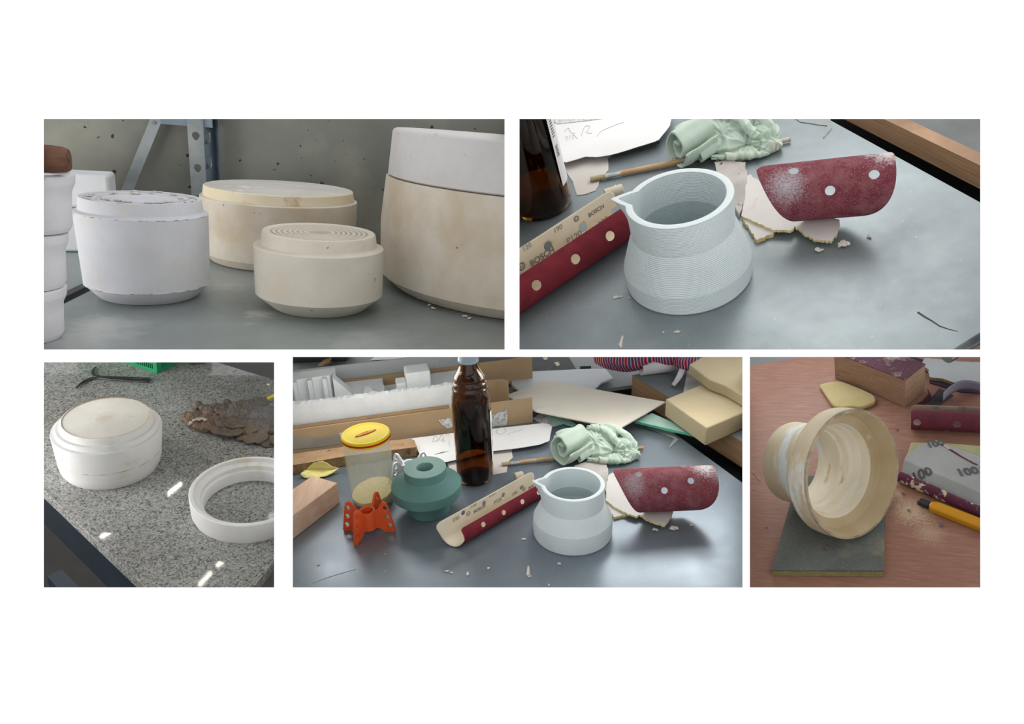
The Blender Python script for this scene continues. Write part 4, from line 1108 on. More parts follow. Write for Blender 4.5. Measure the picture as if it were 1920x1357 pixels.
wm = mat('white wire', 'e4e2dc', rough=.5)
for i in range(4):
    bm = BM(); tube(bm, smoothpath([Vector((i*.0025, 0, .002)), Vector((.004+i*.0025, .004, .008)), Vector((.007+i*.003, .010, .010))], 5), .0007, 6); mesh('wire', bm, wm, rt)

# papers under the bottle
pp = slab(S, 'paper_sheet', [(760, 823), (800, 818), (855, 811), (920, 804), (1000, 795), (1018, 793), (1030, 795), (1035, 800), (1030, 826), (1022, 829), (1012, 833), (970, 840), (925, 845), (890, 853), (836, 866), (812, 862), (800, 868), (784, 846), (777, 825)], .0052, .0057, paper,
          'white paper sheet with pencil scribbles under the amber bottle on the crowded table', 'paper', ja=.0003, n=2)
ll = S.I @ pp.matrix_world.translation
scribble(S, pp, ll, [[(811, 829), (815, 818), (822, 822), (814, 828), (823, 825), (827, 815), (832, 821)], [(826, 826), (832, 822), (829, 827), (836, 826)], [(836, 817), (841, 811), (840, 818)], [(842, 826), (843, 836)], [(930, 812), (934, 803), (944, 801), (948, 808), (938, 814), (930, 810)], [(950, 815), (965, 809), (980, 805)]], .0060, w=.0002)
bm = BM(); tube(bm, [S.at(x, y, .0059)-ll for x, y in ((814, 852), (828, 848.5), (842, 845.5))], lambda t: .0006*sin(pi*t)+.0001, 5); mesh('slit', bm, ink, pp, smooth=0)
p = S.at(900, 828, 0)-ll; bm = BM(); box(bm, .08, .012, .0048, (p.x, p.y, .0026), rz=.15); mesh('folded_layer', bm, paper, pp, smooth=0)
slab(S, 'paper_scrap', [(838, 868), (925, 847), (961, 840), (959, 845), (962, 857), (952, 866), (950, 885), (929, 889), (900, 900), (850, 895)], 0, .0004, MATS['grey white scrap'], 'torn paper scrap under the amber bottle and brush on the crowded table', 'paper', ja=.0004, n=4, seed=2)

# chipboard bar
chip = mat('chipboard', 'b29475', 'a1815f', vs=60, rough=.9, spots=(('6d5138', 110, .64, .7),), bump=.2, bs=200)
chipe = mat('chipboard edge', '9d8160', '7f6546', vs=130, rough=.95, spots=(('5c4630', 160, .6, .66),), bump=.4, bs=300)
zq = S.zfor(S.at(560, 887), 869)
top = [(530, 851+2), (640, 838), (737, 825), (772, 822), (778, 829), (781, 836), (779, 838), (660, 853), (530, 875)]
pts = poly(S, top, zq); c = cen(pts); bm = BM(); prism(bm, jag(rel(pts, c), .0003, 4, 3), 0.0005, zq, 0, 1); lclip(bm, c)
solo(S, 'chipboard_bar', bm, [chip, chipe], c, 'flat chipboard bar with broken end behind the jar', 'bar', smooth=0)
# pale timber beam
beam = mat('pale pink timber', 'd8b8a0', 'caa78d', vs=6, stretch=(40, 40, 40), rough=.7)
beam = mat('pale timber', 'd9bba4', 'c9a68c', vs=5, stretch=(30, 4, 30, .7), rough=.7)
b1 = S.at(638, 942); zq = S.zfor(b1, 905); b0 = S.at(550, 1010); b2 = S.at(576, 895, zq); t1 = S.at(628, 904.5, zq)
dd = (b0-b1).normalized(); ee = Vector((b2.x-t1.x, b2.y-t1.y, 0)); ee2 = Vector((dd.y, -dd.x, 0)); ee2 = ee2 if ee2.dot(ee) > 0 else -ee2
wd = ee.length
bm = BM(); prism(bm, [(0, 0), dd*.2, dd*.2+ee2*wd, ee2*wd], 0, zq); lclip(bm, b1)
bmesh.ops.translate(bm, verts=bm.verts, vec=(0, 0, 0))
solo(S, 'timber_beam', bm, beam, b1, 'pale timber beam end beside the jar on the crowded table', 'timber', bevel=.0008, smooth=0)
# yellow tissue
yel = mat('yellow tissue', 'e6dc93', 'dccf7c', vs=30, rough=.8, sss=.0)
bm = BM(); P = [S.at(x, y, z) for x, y, z in ((563, 889, .006), (572, 880, .004), (590, 866, .016), (605, 864, .018), (622, 874, .010), (636, 878, .006), (618, 890, .003), (596, 896, .002), (570, 895, .002))]
c = cen(P); cc = S.at(594, 880, .004)-c
ring = [bm.verts.new(v-c) for v in P]; ct = bm.verts.new(cc)
for i in range(len(ring)): bm.faces.new((ct, ring[i], ring[(i+1) % len(ring)]))
bmesh.ops.subdivide_edges(bm, edges=bm.edges, cuts=3, use_grid_fill=True)
for v in bm.verts: v.co += Vector((0, 0, .0016*noise.noise(v.co*180)))
for v in bm.verts:
    if v.co.z < .0008: v.co.z = .0008
solo(S, 'yellow_tissue', bm, yel, Vector((c.x, c.y, zq*.0+.0)), 'crumpled yellow tissue between the timber beam and the chipboard bar', 'tissue', solid=.0003)

# jar with cream powder
jarg = mat('hazy jar glass', 'dfe3d6', rough=.08, spec=.6, alpha=.22, spots=(('c9c8a8', 30, .5, .7),))
c, pr = S.prof(704, [(36, 957), (39, 954), (40.5, 946), (45, 870), (45.5, 862), (43, 852), (40, 847), (40, 838)])
jar = thing(S, 'glass_jar', c, 'glass jar with yellow lid and some cream powder inside', 'jar')
th = pr[2][0]*.05
inn = [(r-th, max(z, .004)) for r, z in reversed(pr[1:])]+[(0, .004)]
bm = BM(); lathe(bm, [(0, 0)]+pr+inn, 96); mesh('glass_body', bm, jarg, jar, smooth=60)
zp = S.zfor(Vector((c.x, c.y, 0)), 917)
powder = mat('cream powder', 'e8dba6', 'ddcd94', vs=30, rough=.95, bump=.3, bs=300)
bm = BM(); r2 = pr[2][0]-th*1.25; rm = r2*1.01
lathe(bm, [(0, .0044), (pr[1][0]-th*1.6, .0044), (r2, pr[2][1]), (rm*1.02, zp*.72)]+[(rm*1.02*(1-i/7), zp*.95) for i in range(7)]+[(0, zp)], 96)
for v in bm.verts:
    if v.co.z > zp*.6: v.co.z += zp*(.20*v.co.x/rm+.18*v.co.y/rm)+.0010*noise.noise(v.co*220)
mesh('powder_fill', bm, powder, jar)
smud = mat('smeared powder film', 'd9d2a4', rough=.9, alpha=.35, spots=(('b9a860', 60, .6, .7),))
bm = BM(); rnd = random.Random(4); zt_ = pr[4][1]
nf = 60
for a0, a1, z0, z1 in ((-2.6, -2.0, .70, .93), (-1.9, -1.2, .72, .86), (-1.0, -.5, .62, .9), (-.4, .2, .35, .85)):
    g = [[bm.verts.new(Vector((cos(a0+(a1-a0)*i/14)*(pr[3][0]-th*1.4)*(.92+.08*z), sin(a0+(a1-a0)*i/14)*(pr[3][0]-th*1.4)*(.92+.08*z), zt_*(z0+(z1-z0)*(z)+.04*noise.noise(Vector((i*.5, z*3, a0))))))) for i in range(15)] for z in (0, .5, 1)]
    for A_, B_ in zip(g, g[1:]):
        for i in range(14): bm.faces.new((A_[i], A_[i+1], B_[i+1], B_[i]))
mesh('powder_film', bm, smud, jar)
ylw = mat('yellow lid enamel', 'e6c90f', 'dfc00a', vs=4, rough=.5, spec=.25)
rdb = mat('red lid band', 'b01c18', rough=.6, spec=.2)
lidc, _ = 0, 0
R_l = 46.5*S.k(Vector((c.x, c.y, pr[-1][1]))); zl = pr[-1][1]; hl = S.zfor(Vector((c.x, c.y-R_l, 0)), 835)-zl
bm = BM(); lathe(bm, [(R_l*.86, -.001), (R_l*.97, -.0012), (R_l, .0006), (R_l*.995, hl*.16)], 96)
lathe(bm, [(R_l*.995, hl*.16), (R_l*.985, hl*.62)], 96, mi=1)
lathe(bm, [(R_l*.985, hl*.62), (R_l*.97, hl*.9), (R_l*.93, hl*1.05), (R_l*.86, hl*1.02), (R_l*.80, hl*.86), (R_l*.76, hl*.9), (0, hl*.95)], 96)
for v in bm.verts: v.co.z += zl
lid = mesh('lid', bm, [ylw, rdb], jar, smooth=60)
zl2 = zl+hl*.97
bm = BM(); ring = []
ang = atan2(S.at(700, 806, zl2).y-S.at(660, 820, zl2).y, S.at(700, 806, zl2).x-S.at(660, 820, zl2).x)
ca, sa = cos(ang), sin(ang)
def lf(u, v_, dz=.0003): return Vector((ca*u-sa*v_, sa*u+ca*v_, zl2+dz))
for i in range(40):
    a = 2*pi*i/40; u = R_l*.48*cos(a); ring.append(bm.verts.new(lf(u, R_l*.125*sin(a)*(1-.35*abs(cos(a))))))
bm.faces.new(ring)
vs_, fs_ = textpts('WINIARY', .02); sc_ = R_l*.155
w_ = max(v[0] for v in vs_)-min(v[0] for v in vs_)
outv = [bm.verts.new(lf(-x*R_l*.74/w_, -y*sc_, .0006)) for x, y, _ in vs_]
for q in fs_:
    try: fc = bm.faces.new([outv[i] for i in q]); fc.material_index = 1
    except ValueError: pass
mesh('brand_print', bm, [rdb, ylw], lid, smooth=0)

# amber bottle
c, pr = S.prof(892.5, [(31, 911), (34, 908), (34.5, 895), (36.5, 772), (35.5, 755), (33, 742), (27, 714), (20.5, 698), (16.5, 684), (16.5, 676)])
zz = lambda py: S.zfor(Vector((c.x, c.y-pr[1][0]*.9, 0)), py)
rt, c, pr = bottle(S, 892.5, [(31, 911), (34, 908), (34.5, 895), (36.5, 772), (36, 757), (33.5, 742), (34.2, 741), (34.0, 739.5), (33.0, 738), (31.2, 731), (31.9, 730), (31.6, 728.8), (30.5, 727.5), (28.6, 720), (29.2, 719), (28.9, 717.8), (27.9, 716.5), (20.5, 698), (16.8, 684), (16.5, 676)],
                   'tall amber bottle with grey cap and white label, on the crowded table behind the pulley', (zz(876), zz(782)), (R_(-20), R_(165)))
r_, z_ = pr[-1]; kc = S.k(Vector((c.x, c.y, z_)))
zc0, zc1 = S.zfor(Vector((c.x, c.y-19*kc, 0)), 684.5), S.zfor(Vector((c.x, c.y-19*kc, 0)), 664)
bm = BM(); lathe(bm, [(16.9*kc, zc0), (19*kc, zc0), (19.8*kc, zc0+.001), (19.6*kc, zc0+.0035), (18.9*kc, zc0+.004), (18.8*kc, zc1-.001), (17.8*kc, zc1), (0, zc1)], 64); mesh('cap', bm, capm, rt, smooth=40)

# pulley
c, pr = S.prof(806, [(40, 978), (41, 977), (41.5, 950), (43, 946), (63.5, 960), (64.5, 958.5), (65.5, 944), (65, 942.5), (41.5, 915), (40.8, 912), (40.5, 897.5), (40, 896.5)])
# build by hand from the measured rings
kk = S.k(c); zt_ = S.zfor(Vector((c.x, c.y-39*kk, 0)), 896.5)
r40 = pr[-1][0]; zfl0 = S.zfor(Vector((c.x, c.y-64*kk, 0)), 960); zfl1 = S.zfor(Vector((c.x, c.y-65*kk, 0)), 942.5); zcy = S.zfor(Vector((c.x, c.y-41*kk, 0)), 915)
Rf = 64.5*kk*1.0; R4 = r40
pull = mat('dark green printed plastic', '5f8983', '557e79', vs=14, rough=.6, lines=(420, .25), spots=(('a5bdb4', 40, .68, .8),))
pullt = mat('scuffed green plastic', '86a8a0', '789b94', vs=30, rough=.6, spots=(('d8d088', 90, .70, .75),))
rt = thing(S, 'pulley', c, 'dark green spool-shaped pulley with centre hole between jar and red sandpaper roll', 'pulley')
rh = R4*.40
bm = BM(); lathe(bm, [(R4*1.0, 0), (R4*1.02, .0008), (R4*1.03, zfl0*.96), (Rf*.985, zfl0), (Rf, zfl0+.0006), (Rf, zfl1-.0006), (Rf*.99, zfl1), (R4*1.03, zcy), (R4*1.0, zcy+.0008), (R4, zt_-.0006)], 160); mesh('pulley_body', bm, pull, rt, smooth=12)
bm = BM(); lathe(bm, [(R4, zt_-.0006), (R4*.985, zt_), (rh*1.03, zt_), (rh, zt_-.0006), (rh, .0), (R4, 0)], 160); mesh('bored_face', bm, pullt, rt, smooth=25)

# four-armed printed brackets
def bracket(loc, k, H, angs, m, label, rz=0.0, edge=None):
    rt = thing(S, 'printed_bracket', loc, label, 'bracket')
    r0 = 13*k; zl0, zl1 = H*.13, H*.70
    bm = BM(); lathe(bm, [(r0, zl0), (r0*.92, H*.4), (r0, zl1), (r0*.97, zl1+.0006), (r0*.76, zl1), (r0*.72, H*.4), (r0*.76, zl0)], 40, close=True); mesh('hub', bm, m, rt)
    for i, a in enumerate(angs):
        th = 4.0*k; ca, sa = cos(a), sin(a)
        out = [(r0*.85, H*.14), (r0*1.25, H*.14), (27*k, H*.03), (40*k, 0), (43*k, H*.02), (43.5*k, H*.08), (35.5*k, H*.86), (33*k, H*.97), (29*k, H), (25*k, H*.97), (r0*1.3, H*.72), (r0*.85, H*.68)]
        holes = [(30.3*k, H*.80, 4.2*k), (33*k, H*.52, 4.5*k), (36*k, H*.23, 4.6*k)]
        b = BM()
        vs = [b.verts.new((x, 0, z)) for x, z in out]; es = [b.edges.new((vs[j], vs[(j+1) % len(vs)])) for j in range(len(vs))]
        for hx, hz_, hr in holes:
            hv = [b.verts.new((hx+hr*.85*cos(2*pi*j/20), 0, hz_+hr*1.1*sin(2*pi*j/20))) for j in range(20)]
            es += [b.edges.new((hv[j], hv[(j+1) % 20])) for j in range(20)]
        bmesh.ops.triangle_fill(b, use_beauty=True, use_dissolve=False, edges=es)
        r = bmesh.ops.extrude_face_region(b, geom=b.faces[:])
        for v in [g for g in r['geom'] if isinstance(g, bmesh.types.BMVert)]: v.co.y += th
        for v in b.verts: v.co.y -= th/2
        for v in b.verts:
            x, y = v.co.x, v.co.y; v.co.x, v.co.y = x*ca-y*sa, x*sa+y*ca
        mesh('arm', b, m, rt, smooth=30)
    return rt
orange = mat('orange printed plastic', 'e25a26', 'd9501d', vs=30, rough=.5, lines=(900, .15))
c = S.at(693, 995); k = S.k(c); H = S.zfor(Vector((c.x, c.y, 0)), 947)*1.06
bracket(c, k*1.14, H*1.08, [R_(-6), R_(176), R_(-112), R_(66)], orange, 'orange four-armed printed bracket in front of the jar')
whp = mat('white printed bracket plastic', 'dfe3e4', 'd5d9dc', vs=20, rough=.5, spots=(('e9df9a', 60, .7, .76),))
c = S.at(770, 893); k = S.k(c); H = S.zfor(Vector((c.x, c.y, 0)), 858)*1.05
bracket(c, k*.98, H, [R_(35), R_(150), R_(-140), R_(-45)], whp, 'white four-armed printed bracket behind the green pulley')

# red roll, jug, curved sandpaper, rag, brush
A, B = S.at(867, 1023), S.at(1015, 935)
k = S.k((A+B)/2)
q8 = lambda x, y: (820+x/8.348, 880+y/8.348)
rows = [('190', *q8(285, 775), .66, 0), ('@', *q8(480, 690), .62, 0), ('BOSCH', *q8(655, 612), .54, 1), ('P120', *q8(940, 484), .62, 0), ('190', *q8(1200, 368), .58, 0), ('@', *q8(1345, 305), .5, 0), ('BOS', *q8(1455, 268), .46, 1),
        ('P120', *q8(560, 515), .40, 0), ('BOSCH', *q8(860, 400), .30, 0)]
rolled_sandpaper(S, A, B, 16.5*k, 'red sandpaper roll with tan printed backing between green pulley and small white jug', ext=(.0, .004), rows=rows, flap=3.0, ts=.6, curl=252, skew=.022,
                 flap_holes=[q8(403, 680), q8(728, 530), q8(1027, 402), q8(1312, 283)], front_holes=[q8(728, 935), q8(1047, 735), q8(1337, 553), q8(1590, 398)], hole=.29)
p = S.at(973, 902); bm = BM(); tube(bm, [Vector((-.005, -.001, .0058)), Vector((.005, .003, .0058))], .0058, 20); solo(S, 'dowel_piece', bm, woodl, (p.x, p.y, 0), 'short pale dowel behind the red roll near the amber bottle', 'dowel', bevel=.0006)
jug(S, 1073.5, [(72.5, 1042), (73.6, 1041), (74.8, 1022), (73.6, 1011), (67, 995), (61.5, 981), (59.8, 977), (59, 975), (60.3, 941)], 7, (997, 903.5), 'small white ribbed jug with pointed spout, in front of the crowded table rag', lines=270)
A, B = S.at(1150, 912, .02), S.at(1336, 900, .02); k = S.k(S.at(1250, 930)); R = 39*k
dust4 = mat('dusty red sanding grit', '84404a', '76343f', vs=40, rough=.9, spec=.15, bump=.35, bs=1500,
            spots=(('a98488', 1200, .55, .68), ('96666a', 80, .45, .75)),
            patches=(((.020, -.012, .038), .014, 'b9b2b8', .7, 700), ((.100, .003, .052), .016, 'd5cfd0', .95, 450), ((.112, -.009, .04), .009, 'c5babd', .6, 700)))
A, B = S.at(1149, 921, R+.006), S.at(1337, 913, R+.006)
arched_sandpaper(S, A, B, R, 'curved dusty red sandpaper with round holes, on white broken pieces beside the small jug', k*.72, dust4, .006)
f = lambda L: [(970+x/3.099, 666+y/3.099) for x, y in L]
chunk(S, 'mortar_slab', f([(330, 640), (400, 615), (520, 617), (527, 690), (512, 780), (470, 760), (380, 720)]), 0, .004, 'grey mortar slab between the small jug and the crowded table rag', 4, cat='slab', mats=[slabm, slabm], amp=.0008)
chunk(S, 'broken_piece', f([(530, 695), (560, 680), (600, 700), (680, 800), (700, 900), (640, 920), (560, 940), (515, 850), (512, 760)]), 0, .0032, 'lower white broken piece under the curved sandpaper by the small jug', 5, amp=.0008)
chunk(S, 'broken_piece', f([(510, 838), (560, 812), (600, 765), (680, 790), (800, 850), (905, 905), (885, 950), (855, 988), (800, 972), (745, 950), (712, 925), (692, 936), (640, 920), (575, 885)]), .0035, .0058, 'upper white broken piece with yellow crumbly edge under the curved sandpaper, crowded table', 6, amp=.0008)
for i, (x, y, r) in enumerate(((1261, 993, .0028), (1267, 991, .0022), (1226, 994, .0018), (1231, 995, .0014), (1297, 985, .0017))):
    crumb(S, x, y, r, 'pale plaster crumb on the crowded table in front of the broken pieces', fleck, i+1, group='crumbs by the small broken pieces', name='plaster_crumb')
rag(S, S.at(1111, 858), S.k(S.at(1111, 850))*1.10, 'crumpled pale green rag lying between papers and small jug on the crowded table', .05, rod=((975, 866), (1206, 839), .0027, .0040))
brush(S, (941, 870), (958, 868), (975, 866), (1206, 839), 'flat paint brush lying under the crowded table rag', .0026)

# striped bag, rolled paper, foam blocks on the far bench
zt2 = zt
stripe = mat('striped fabric', 'b9424a', rough=.9)
nt = stripe.node_tree; N_ = nt.nodes; b_ = N_['Principled BSDF']
tc = N_.new('ShaderNodeTexCoord'); wv = N_.new('ShaderNodeTexWave'); wv.inputs['Scale'].default_value = 38; wv.inputs['Distortion'].default_value = 3.0; wv.inputs['Detail'].default_value = 2; wv.inputs['Detail Scale'].default_value = .6
mp = N_.new('ShaderNodeMapping'); mp.inputs['Rotation'].default_value = (0, .2, .45); nt.links.new(tc.outputs['Object'], mp.inputs[0]); nt.links.new(mp.outputs[0], wv.inputs['Vector'])
rp = N_.new('ShaderNodeValToRGB'); rp.color_ramp.interpolation = 'CONSTANT'
for i, (t, cl) in enumerate(((0, '3b3a6e'), (.22, 'c9bdb5'), (.34, '9a9a92'), (.5, 'd9525a'), (.78, 'c83c46'), (.9, '4a2f62'))):
    el = rp.color_ramp.elements[i] if i < 2 else rp.color_ramp.elements.new(t); el.position = t; el.color = lin(cl)
nt.links.new(wv.outputs['Fac'], rp.inputs[0]); nt.links.new(rp.outputs[0], b_.inputs['Base Color'])
def blob(bm, c, r, sub=4, nz=.12, fr=40, rot=0.0):
    m = Matrix.Rotation(rot, 4, 'Z') @ Matrix.Diagonal((*r, 1)); x = bmesh.ops.create_icosphere(bm, subdivisions=sub, radius=1)
    for v in x['verts']: v.co = Vector(c)+(m @ v.co)*(1+nz*noise.noise(v.co*2.1+Vector(c)*fr))
p = S.at(1176, 682, zt2+.0195)
bag = thing(S, 'striped_bag', (p.x, p.y, zt2+.0195), 'red and blue striped fabric bag behind the rolled white paper', 'bag')
bm = BM(); blob(bm, (0, .01, .008), (.050, .024, .022)); blob(bm, (.06, .02, .006), (.055, .026, .022)); blob(bm, (.10, -.012, .004), (.03, .02, .012)); rclip(bm, (p.x, p.y, zt2+.0195)); mesh('bag_body', bm, stripe, bag)
strap = mat('white strap', 'd6d4dc', rough=.8)
bm = BM(); q = smoothpath([(.018, -.012, .031), (.030, -.018, .033), (.040, -.014, .034)], 6); tube(bm, q, .0035, 8, flat=.3); mesh('strap', bm, strap, bag)
pr0, pr1 = S.at(1200, 705, zt2), S.at(1285, 695, zt2)
kr = S.k(pr0); rr = 15*kr
rp_ = thing(S, 'paper_roll', (pr0.x, pr0.y, zt2+.0005), 'rolled white paper lying in front of the striped bag', 'paper roll')
d_ = (pr1-pr0); d_.z = 0; L_ = d_.length; d_.normalize(); fr_ = Vector((-d_.y, d_.x, 0))
bm = BM(); g = []
for j in (0, 1):
    row = []
    for i in range(121):
        a = 2*pi*3.2*i/120; r = rr*(.35+.65*i/120); row.append(bm.verts.new(d_*(L_*j+(0 if j else .006*(1-i/120)))+fr_*r*.85*cos(a)+Vector((0, 0, rr*1.0+r*sin(a)))))
    g.append(row)
for i in range(120): bm.faces.new((g[0][i], g[0][i+1], g[1][i+1], g[1][i]))
mesh('rolled_sheet', bm, mat('white roll paper', 'dcdae0', rough=.8), rp_, solid=.0003)
q = smoothpath([S.at(1262, 722, zt2+.003), S.at(1274, 705, zt2+.014), S.at(1284, 680, zt2+.02), S.at(1296, 668, zt2+.022)], 6); c = cen(q)
bm = BM(); tube(bm, [v-c for v in q], .0045, 8, flat=.3); solo(S, 'white_strap', bm, strap, c, 'white strap hanging over the striped bag beside the foam blocks', 'strap')
o = slab(S, 'folded_paper', [(1290, 690), (1300, 675), (1340, 700), (1330, 716), (1281, 736)], zt2+.0002, zt2+.0012, paper, 'white folded paper sticking out under the upper foam block', 'paper')
foamy = mat('yellow upholstery foam', 'c5b594', 'b9a884', vs=7, rough=.95, bump=.4, bs=900, spots=(('ab9669', 10, .55, .8),))
def foam_block(pix, ztop, z0, label, tilt=0):
    pts = poly(S, pix, ztop); c = cen(pts); q = rel(pts, c); bm = BM(); prism(bm, q, z0, ztop); rclip(bm, c)
    return solo(S, 'foam_block', bm, foamy, c, label, 'foam', 'foam blocks', bevel=.0015, smooth=40)
kf = S.k(S.at(1330, 790)); hf = .026
foam_block([(1248, 748), (1322, 718), (1400, 740), (1420, 790), (1400, 770), (1325, 802)], zt2+hf, zt2+.0004, 'lower yellow foam block on the timber-edged bench, corner toward the glass strip')
foam_block([(1292, 683), (1318, 668), (1340, 655), (1420, 655), (1420, 758), (1362, 724), (1330, 712)], zt2+hf+.016, zt2+hf+.0006, 'upper yellow foam slab lying over the lower foam block')
# ------------------------------------------------------------------ granite table with mould, ring and clay
S = S3
RPX = 526.5
gr = bpy.data.materials.new('speckled granite'); MATS['granite'] = gr; gr.use_nodes = True
nt = gr.node_tree; N, L = nt.nodes, nt.links; b_ = N['Principled BSDF']
tc = N.new('ShaderNodeTexCoord')
def vor(sc):
    v = N.new('ShaderNodeTexVoronoi'); v.inputs['Scale'].default_value = sc; v.inputs['Randomness'].default_value = 1; L.new(tc.outputs['Object'], v.inputs['Vector'])
    return v
def ramp(src, stops, interp='CONSTANT'):
    r = N.new('ShaderNodeValToRGB'); r.color_ramp.interpolation = interp
    for i, (t, c) in enumerate(stops):
        e = r.color_ramp.elements[i] if i < 2 else r.color_ramp.elements.new(t); e.position = t; e.color = lin(c)
    L.new(src, r.inputs[0]); return r.outputs[0]
sx = N.new('ShaderNodeSeparateColor'); L.new(vor(820).outputs['Color'], sx.inputs[0])
c1 = ramp(sx.outputs[0], [(0, '43474d'), (.18, '777b7e'), (.38, '9fa19f'), (.62, 'b0b0ac'), (.84, 'c4c3be')])
sx2 = N.new('ShaderNodeSeparateColor'); L.new(vor(420).outputs['Color'], sx2.inputs[0])
c2 = ramp(sx2.outputs[1], [(0, '5a5e64'), (.16, '8d8f8f'), (.4, 'a4a5a2'), (.72, 'b4b3af')])
mx = N.new('ShaderNodeMix'); mx.data_type = 'RGBA'; mx.inputs[0].default_value = .45; L.new(c1, mx.inputs[6]); L.new(c2, mx.inputs[7])
nz_ = N.new('ShaderNodeTexNoise'); nz_.inputs['Scale'].default_value = 9; L.new(tc.outputs['Object'], nz_.inputs['Vector'])
m2 = N.new('ShaderNodeMix'); m2.data_type = 'RGBA'; m2.blend_type = 'MULTIPLY'; m2.inputs[0].default_value = .35; L.new(mx.outputs[2], m2.inputs[6])
L.new(ramp(nz_.outputs['Fac'], [(.35, 'b9b1a2'), (.6, 'ffffff')], 'LINEAR'), m2.inputs[7]); L.new(m2.outputs[2], b_.inputs['Base Color'])
b_.inputs['Roughness'].default_value = .06; b_.inputs['Specular IOR Level'].default_value = .32
tb = thing(S, 'granite_table', (0, 0, 0), 'speckled grey granite table top carrying the two-step mould, ring and clay', 'table')
ol = poly(S, [(390, 1212), (81.6, 919), (-60, 784), (-60, 640), (310, 640), (408, 679), (514, 711.5), (560, 725), (560, 990)])
bm = BM(); prism(bm, ol, -.0130, -.0003); clip(bm, *cutside(S, RPX, 1, (0, 0, 0))); mesh('stone_top', bm, gr, tb, smooth=0, bevel=.0008)
navy = mat('dark navy steel', '1c2733', '141b24', vs=8, rough=.35, spots=(('5a6068', 120, .74, .77),))
P, Q = S.at(390, 1212), S.at(-60, 784); d = (Q-P).normalized(); n = Vector((-d.y, d.x, 0)); n = n if n.y > 0 else -n
bm = BM(); prism(bm, [P+n*.012+d*.02, Q+n*.012, Q+n*.03, P+n*.03+d*.02], -.085, -.0134); mesh('apron', bm, navy, tb, smooth=0)
bm = BM(); q0 = P+n*.03+d*.16; prism(bm, [q0, q0+d*.03, q0+d*.03+n*.03, q0+n*.03], -.9, -.0134); mesh('leg', bm, navy, tb, smooth=0)
bm = BM(); prism(bm, [P+n*.05+d*.02, Q+n*.05, Q+n*.07, P+n*.07+d*.02], -.32, -.29); mesh('lower_rail', bm, navy, tb, smooth=0)
chalk = mat('white plaster of the granite table', 'e6e6e6', 'd8d7d4', vs=14, rough=.85, spec=.2, bump=.1, bs=260, spots=(('cbb79a', 26, .6, .8), ('6e6458', 150, .72, .75)))
chalk_t = mat('worn plaster disc', 'eae9e6', 'dfdbd4', vs=18, rough=.85, bump=.1, bs=200, spots=(('a98f68', 60, .68, .76),),
              patches=(((0, 0, 0), .012, 'c3b294', .45, 160),))
c, pr = S.prof(216, [(90, 916), (95, 912), (98, 903), (105, 852), (104.5, 850), (97.5, 846.5), (96, 838.5), (95, 837), (88.5, 834), (86.5, 825)])
rt = thing(S, 'plaster_mould', c, 'white plaster mould with two steps and worn round top, on the granite table', 'mould')
bm = BM(); lathe(bm, [(0, 0)]+pr, 160); mesh('mould_body', bm, chalk, rt, smooth=30)
seam = mat('ochre casting seam', 'a58e68', 'dcd9d3', vs=70, vlo=.42, vhi=.56, rough=.9)
(ra, za), (rb, zb_) = pr[2], pr[3]; q_ = .30; rs_, zs_ = ra+(rb-ra)*q_, za+(zb_-za)*q_
bm = BM(); lathe(bm, [(rs_-.0003, zs_-.0006), (rs_+.0002, zs_-.0003), (rs_+.0002, zs_+.0003), (rs_-.0003, zs_+.0006)], 160); mesh('casting_seam', bm, seam, rt)
r, z = pr[-1]
bm = BM(); lathe(bm, [(r, z), (r*.985, z+.0016), (r*.965, z+.002), (r*.955, z+.0014), (r*.94, z+.0016), (0, z+.0016)], 160)
for v in bm.verts: v.co.z -= z
o = mesh('top_disc', bm, chalk_t, rt, smooth=30); o.location.z = z
brn = mat('ochre dirt', 'b79a6c', 'd9cdb8', vs=150, rough=.9)
bm = BM(); lathe(bm, [(r*.968, z+.0019), (r*.960, z+.0023), (r*.950, z+.0019)], 160); mesh('ochre_rim_line', bm, brn, rt)
c, pr = S.prof(471, [(106, 1018), (109, 1014), (112.5, 986), (111.5, 984)])
R, z1 = pr[2]
bm = BM(); lathe(bm, pr[:3]+[(R-.001, z1+.0008), (R*.93, z1+.0008), (R*.918, z1*.86), (R*.835, z1*.80), (R*.825, z1*.78), (R*.812, z1*.60), (R*.785, z1*.56), (R*.772, z1*.5), (R*.765, .001), (R*.78, 0)], 180, close=True)
clip(bm, *cutside(S, RPX, 1, c))
solo(S, 'plaster_ring', bm, chalk, c, 'white plaster ring with stepped inner wall on the granite table, cut by the partition', 'ring', smooth=30)
# tongs
f = lambda L_: [(82+x/8.81, 679+y/8.81) for x, y in L_]
iron = mat('dark worn iron', '55565a', '3d3f44', vs=60, rough=.45, metal=.6, spots=(('7d6a4e', 140, .66, .72),))
rt = thing(S, 'iron_tongs', S.at(205, 706), 'dark iron tongs with two curved prongs lying on granite behind the mould', 'tongs')
c = S.at(205, 706); k = S.k(c)
for nm, pth, z0, z1 in (('curved_prong', [(540, 428), (575, 385), (630, 340), (700, 300), (790, 268), (900, 258), (1150, 282), (1450, 305), (1735, 325)], 2.2, 2.2),
                ('hooked_prong', [(872, 78), (835, 100), (812, 135), (805, 170), (820, 205), (860, 232), (950, 242), (1150, 252), (1450, 262), (1735, 272)], 2.6, 2.6)):
    q = smoothpath([S.at(x, y, 2.4*k)-c for x, y in f(pth)], 6)
    bm = BM(); tube(bm, q, lambda t: k*(1.2+1.6*min(1, t*3)), 10, flat=.8); mesh(nm, bm, iron, rt)
bm = BM(); e0, e1 = [S.at(x, y, 2.4*k)-c for x, y in f([(1640, 292), (1745, 300)])]; tube(bm, [e0, e0.lerp(e1, .5), e1], 4.6*k, 12, flat=.55); mesh('spring_joint', bm, iron, rt)
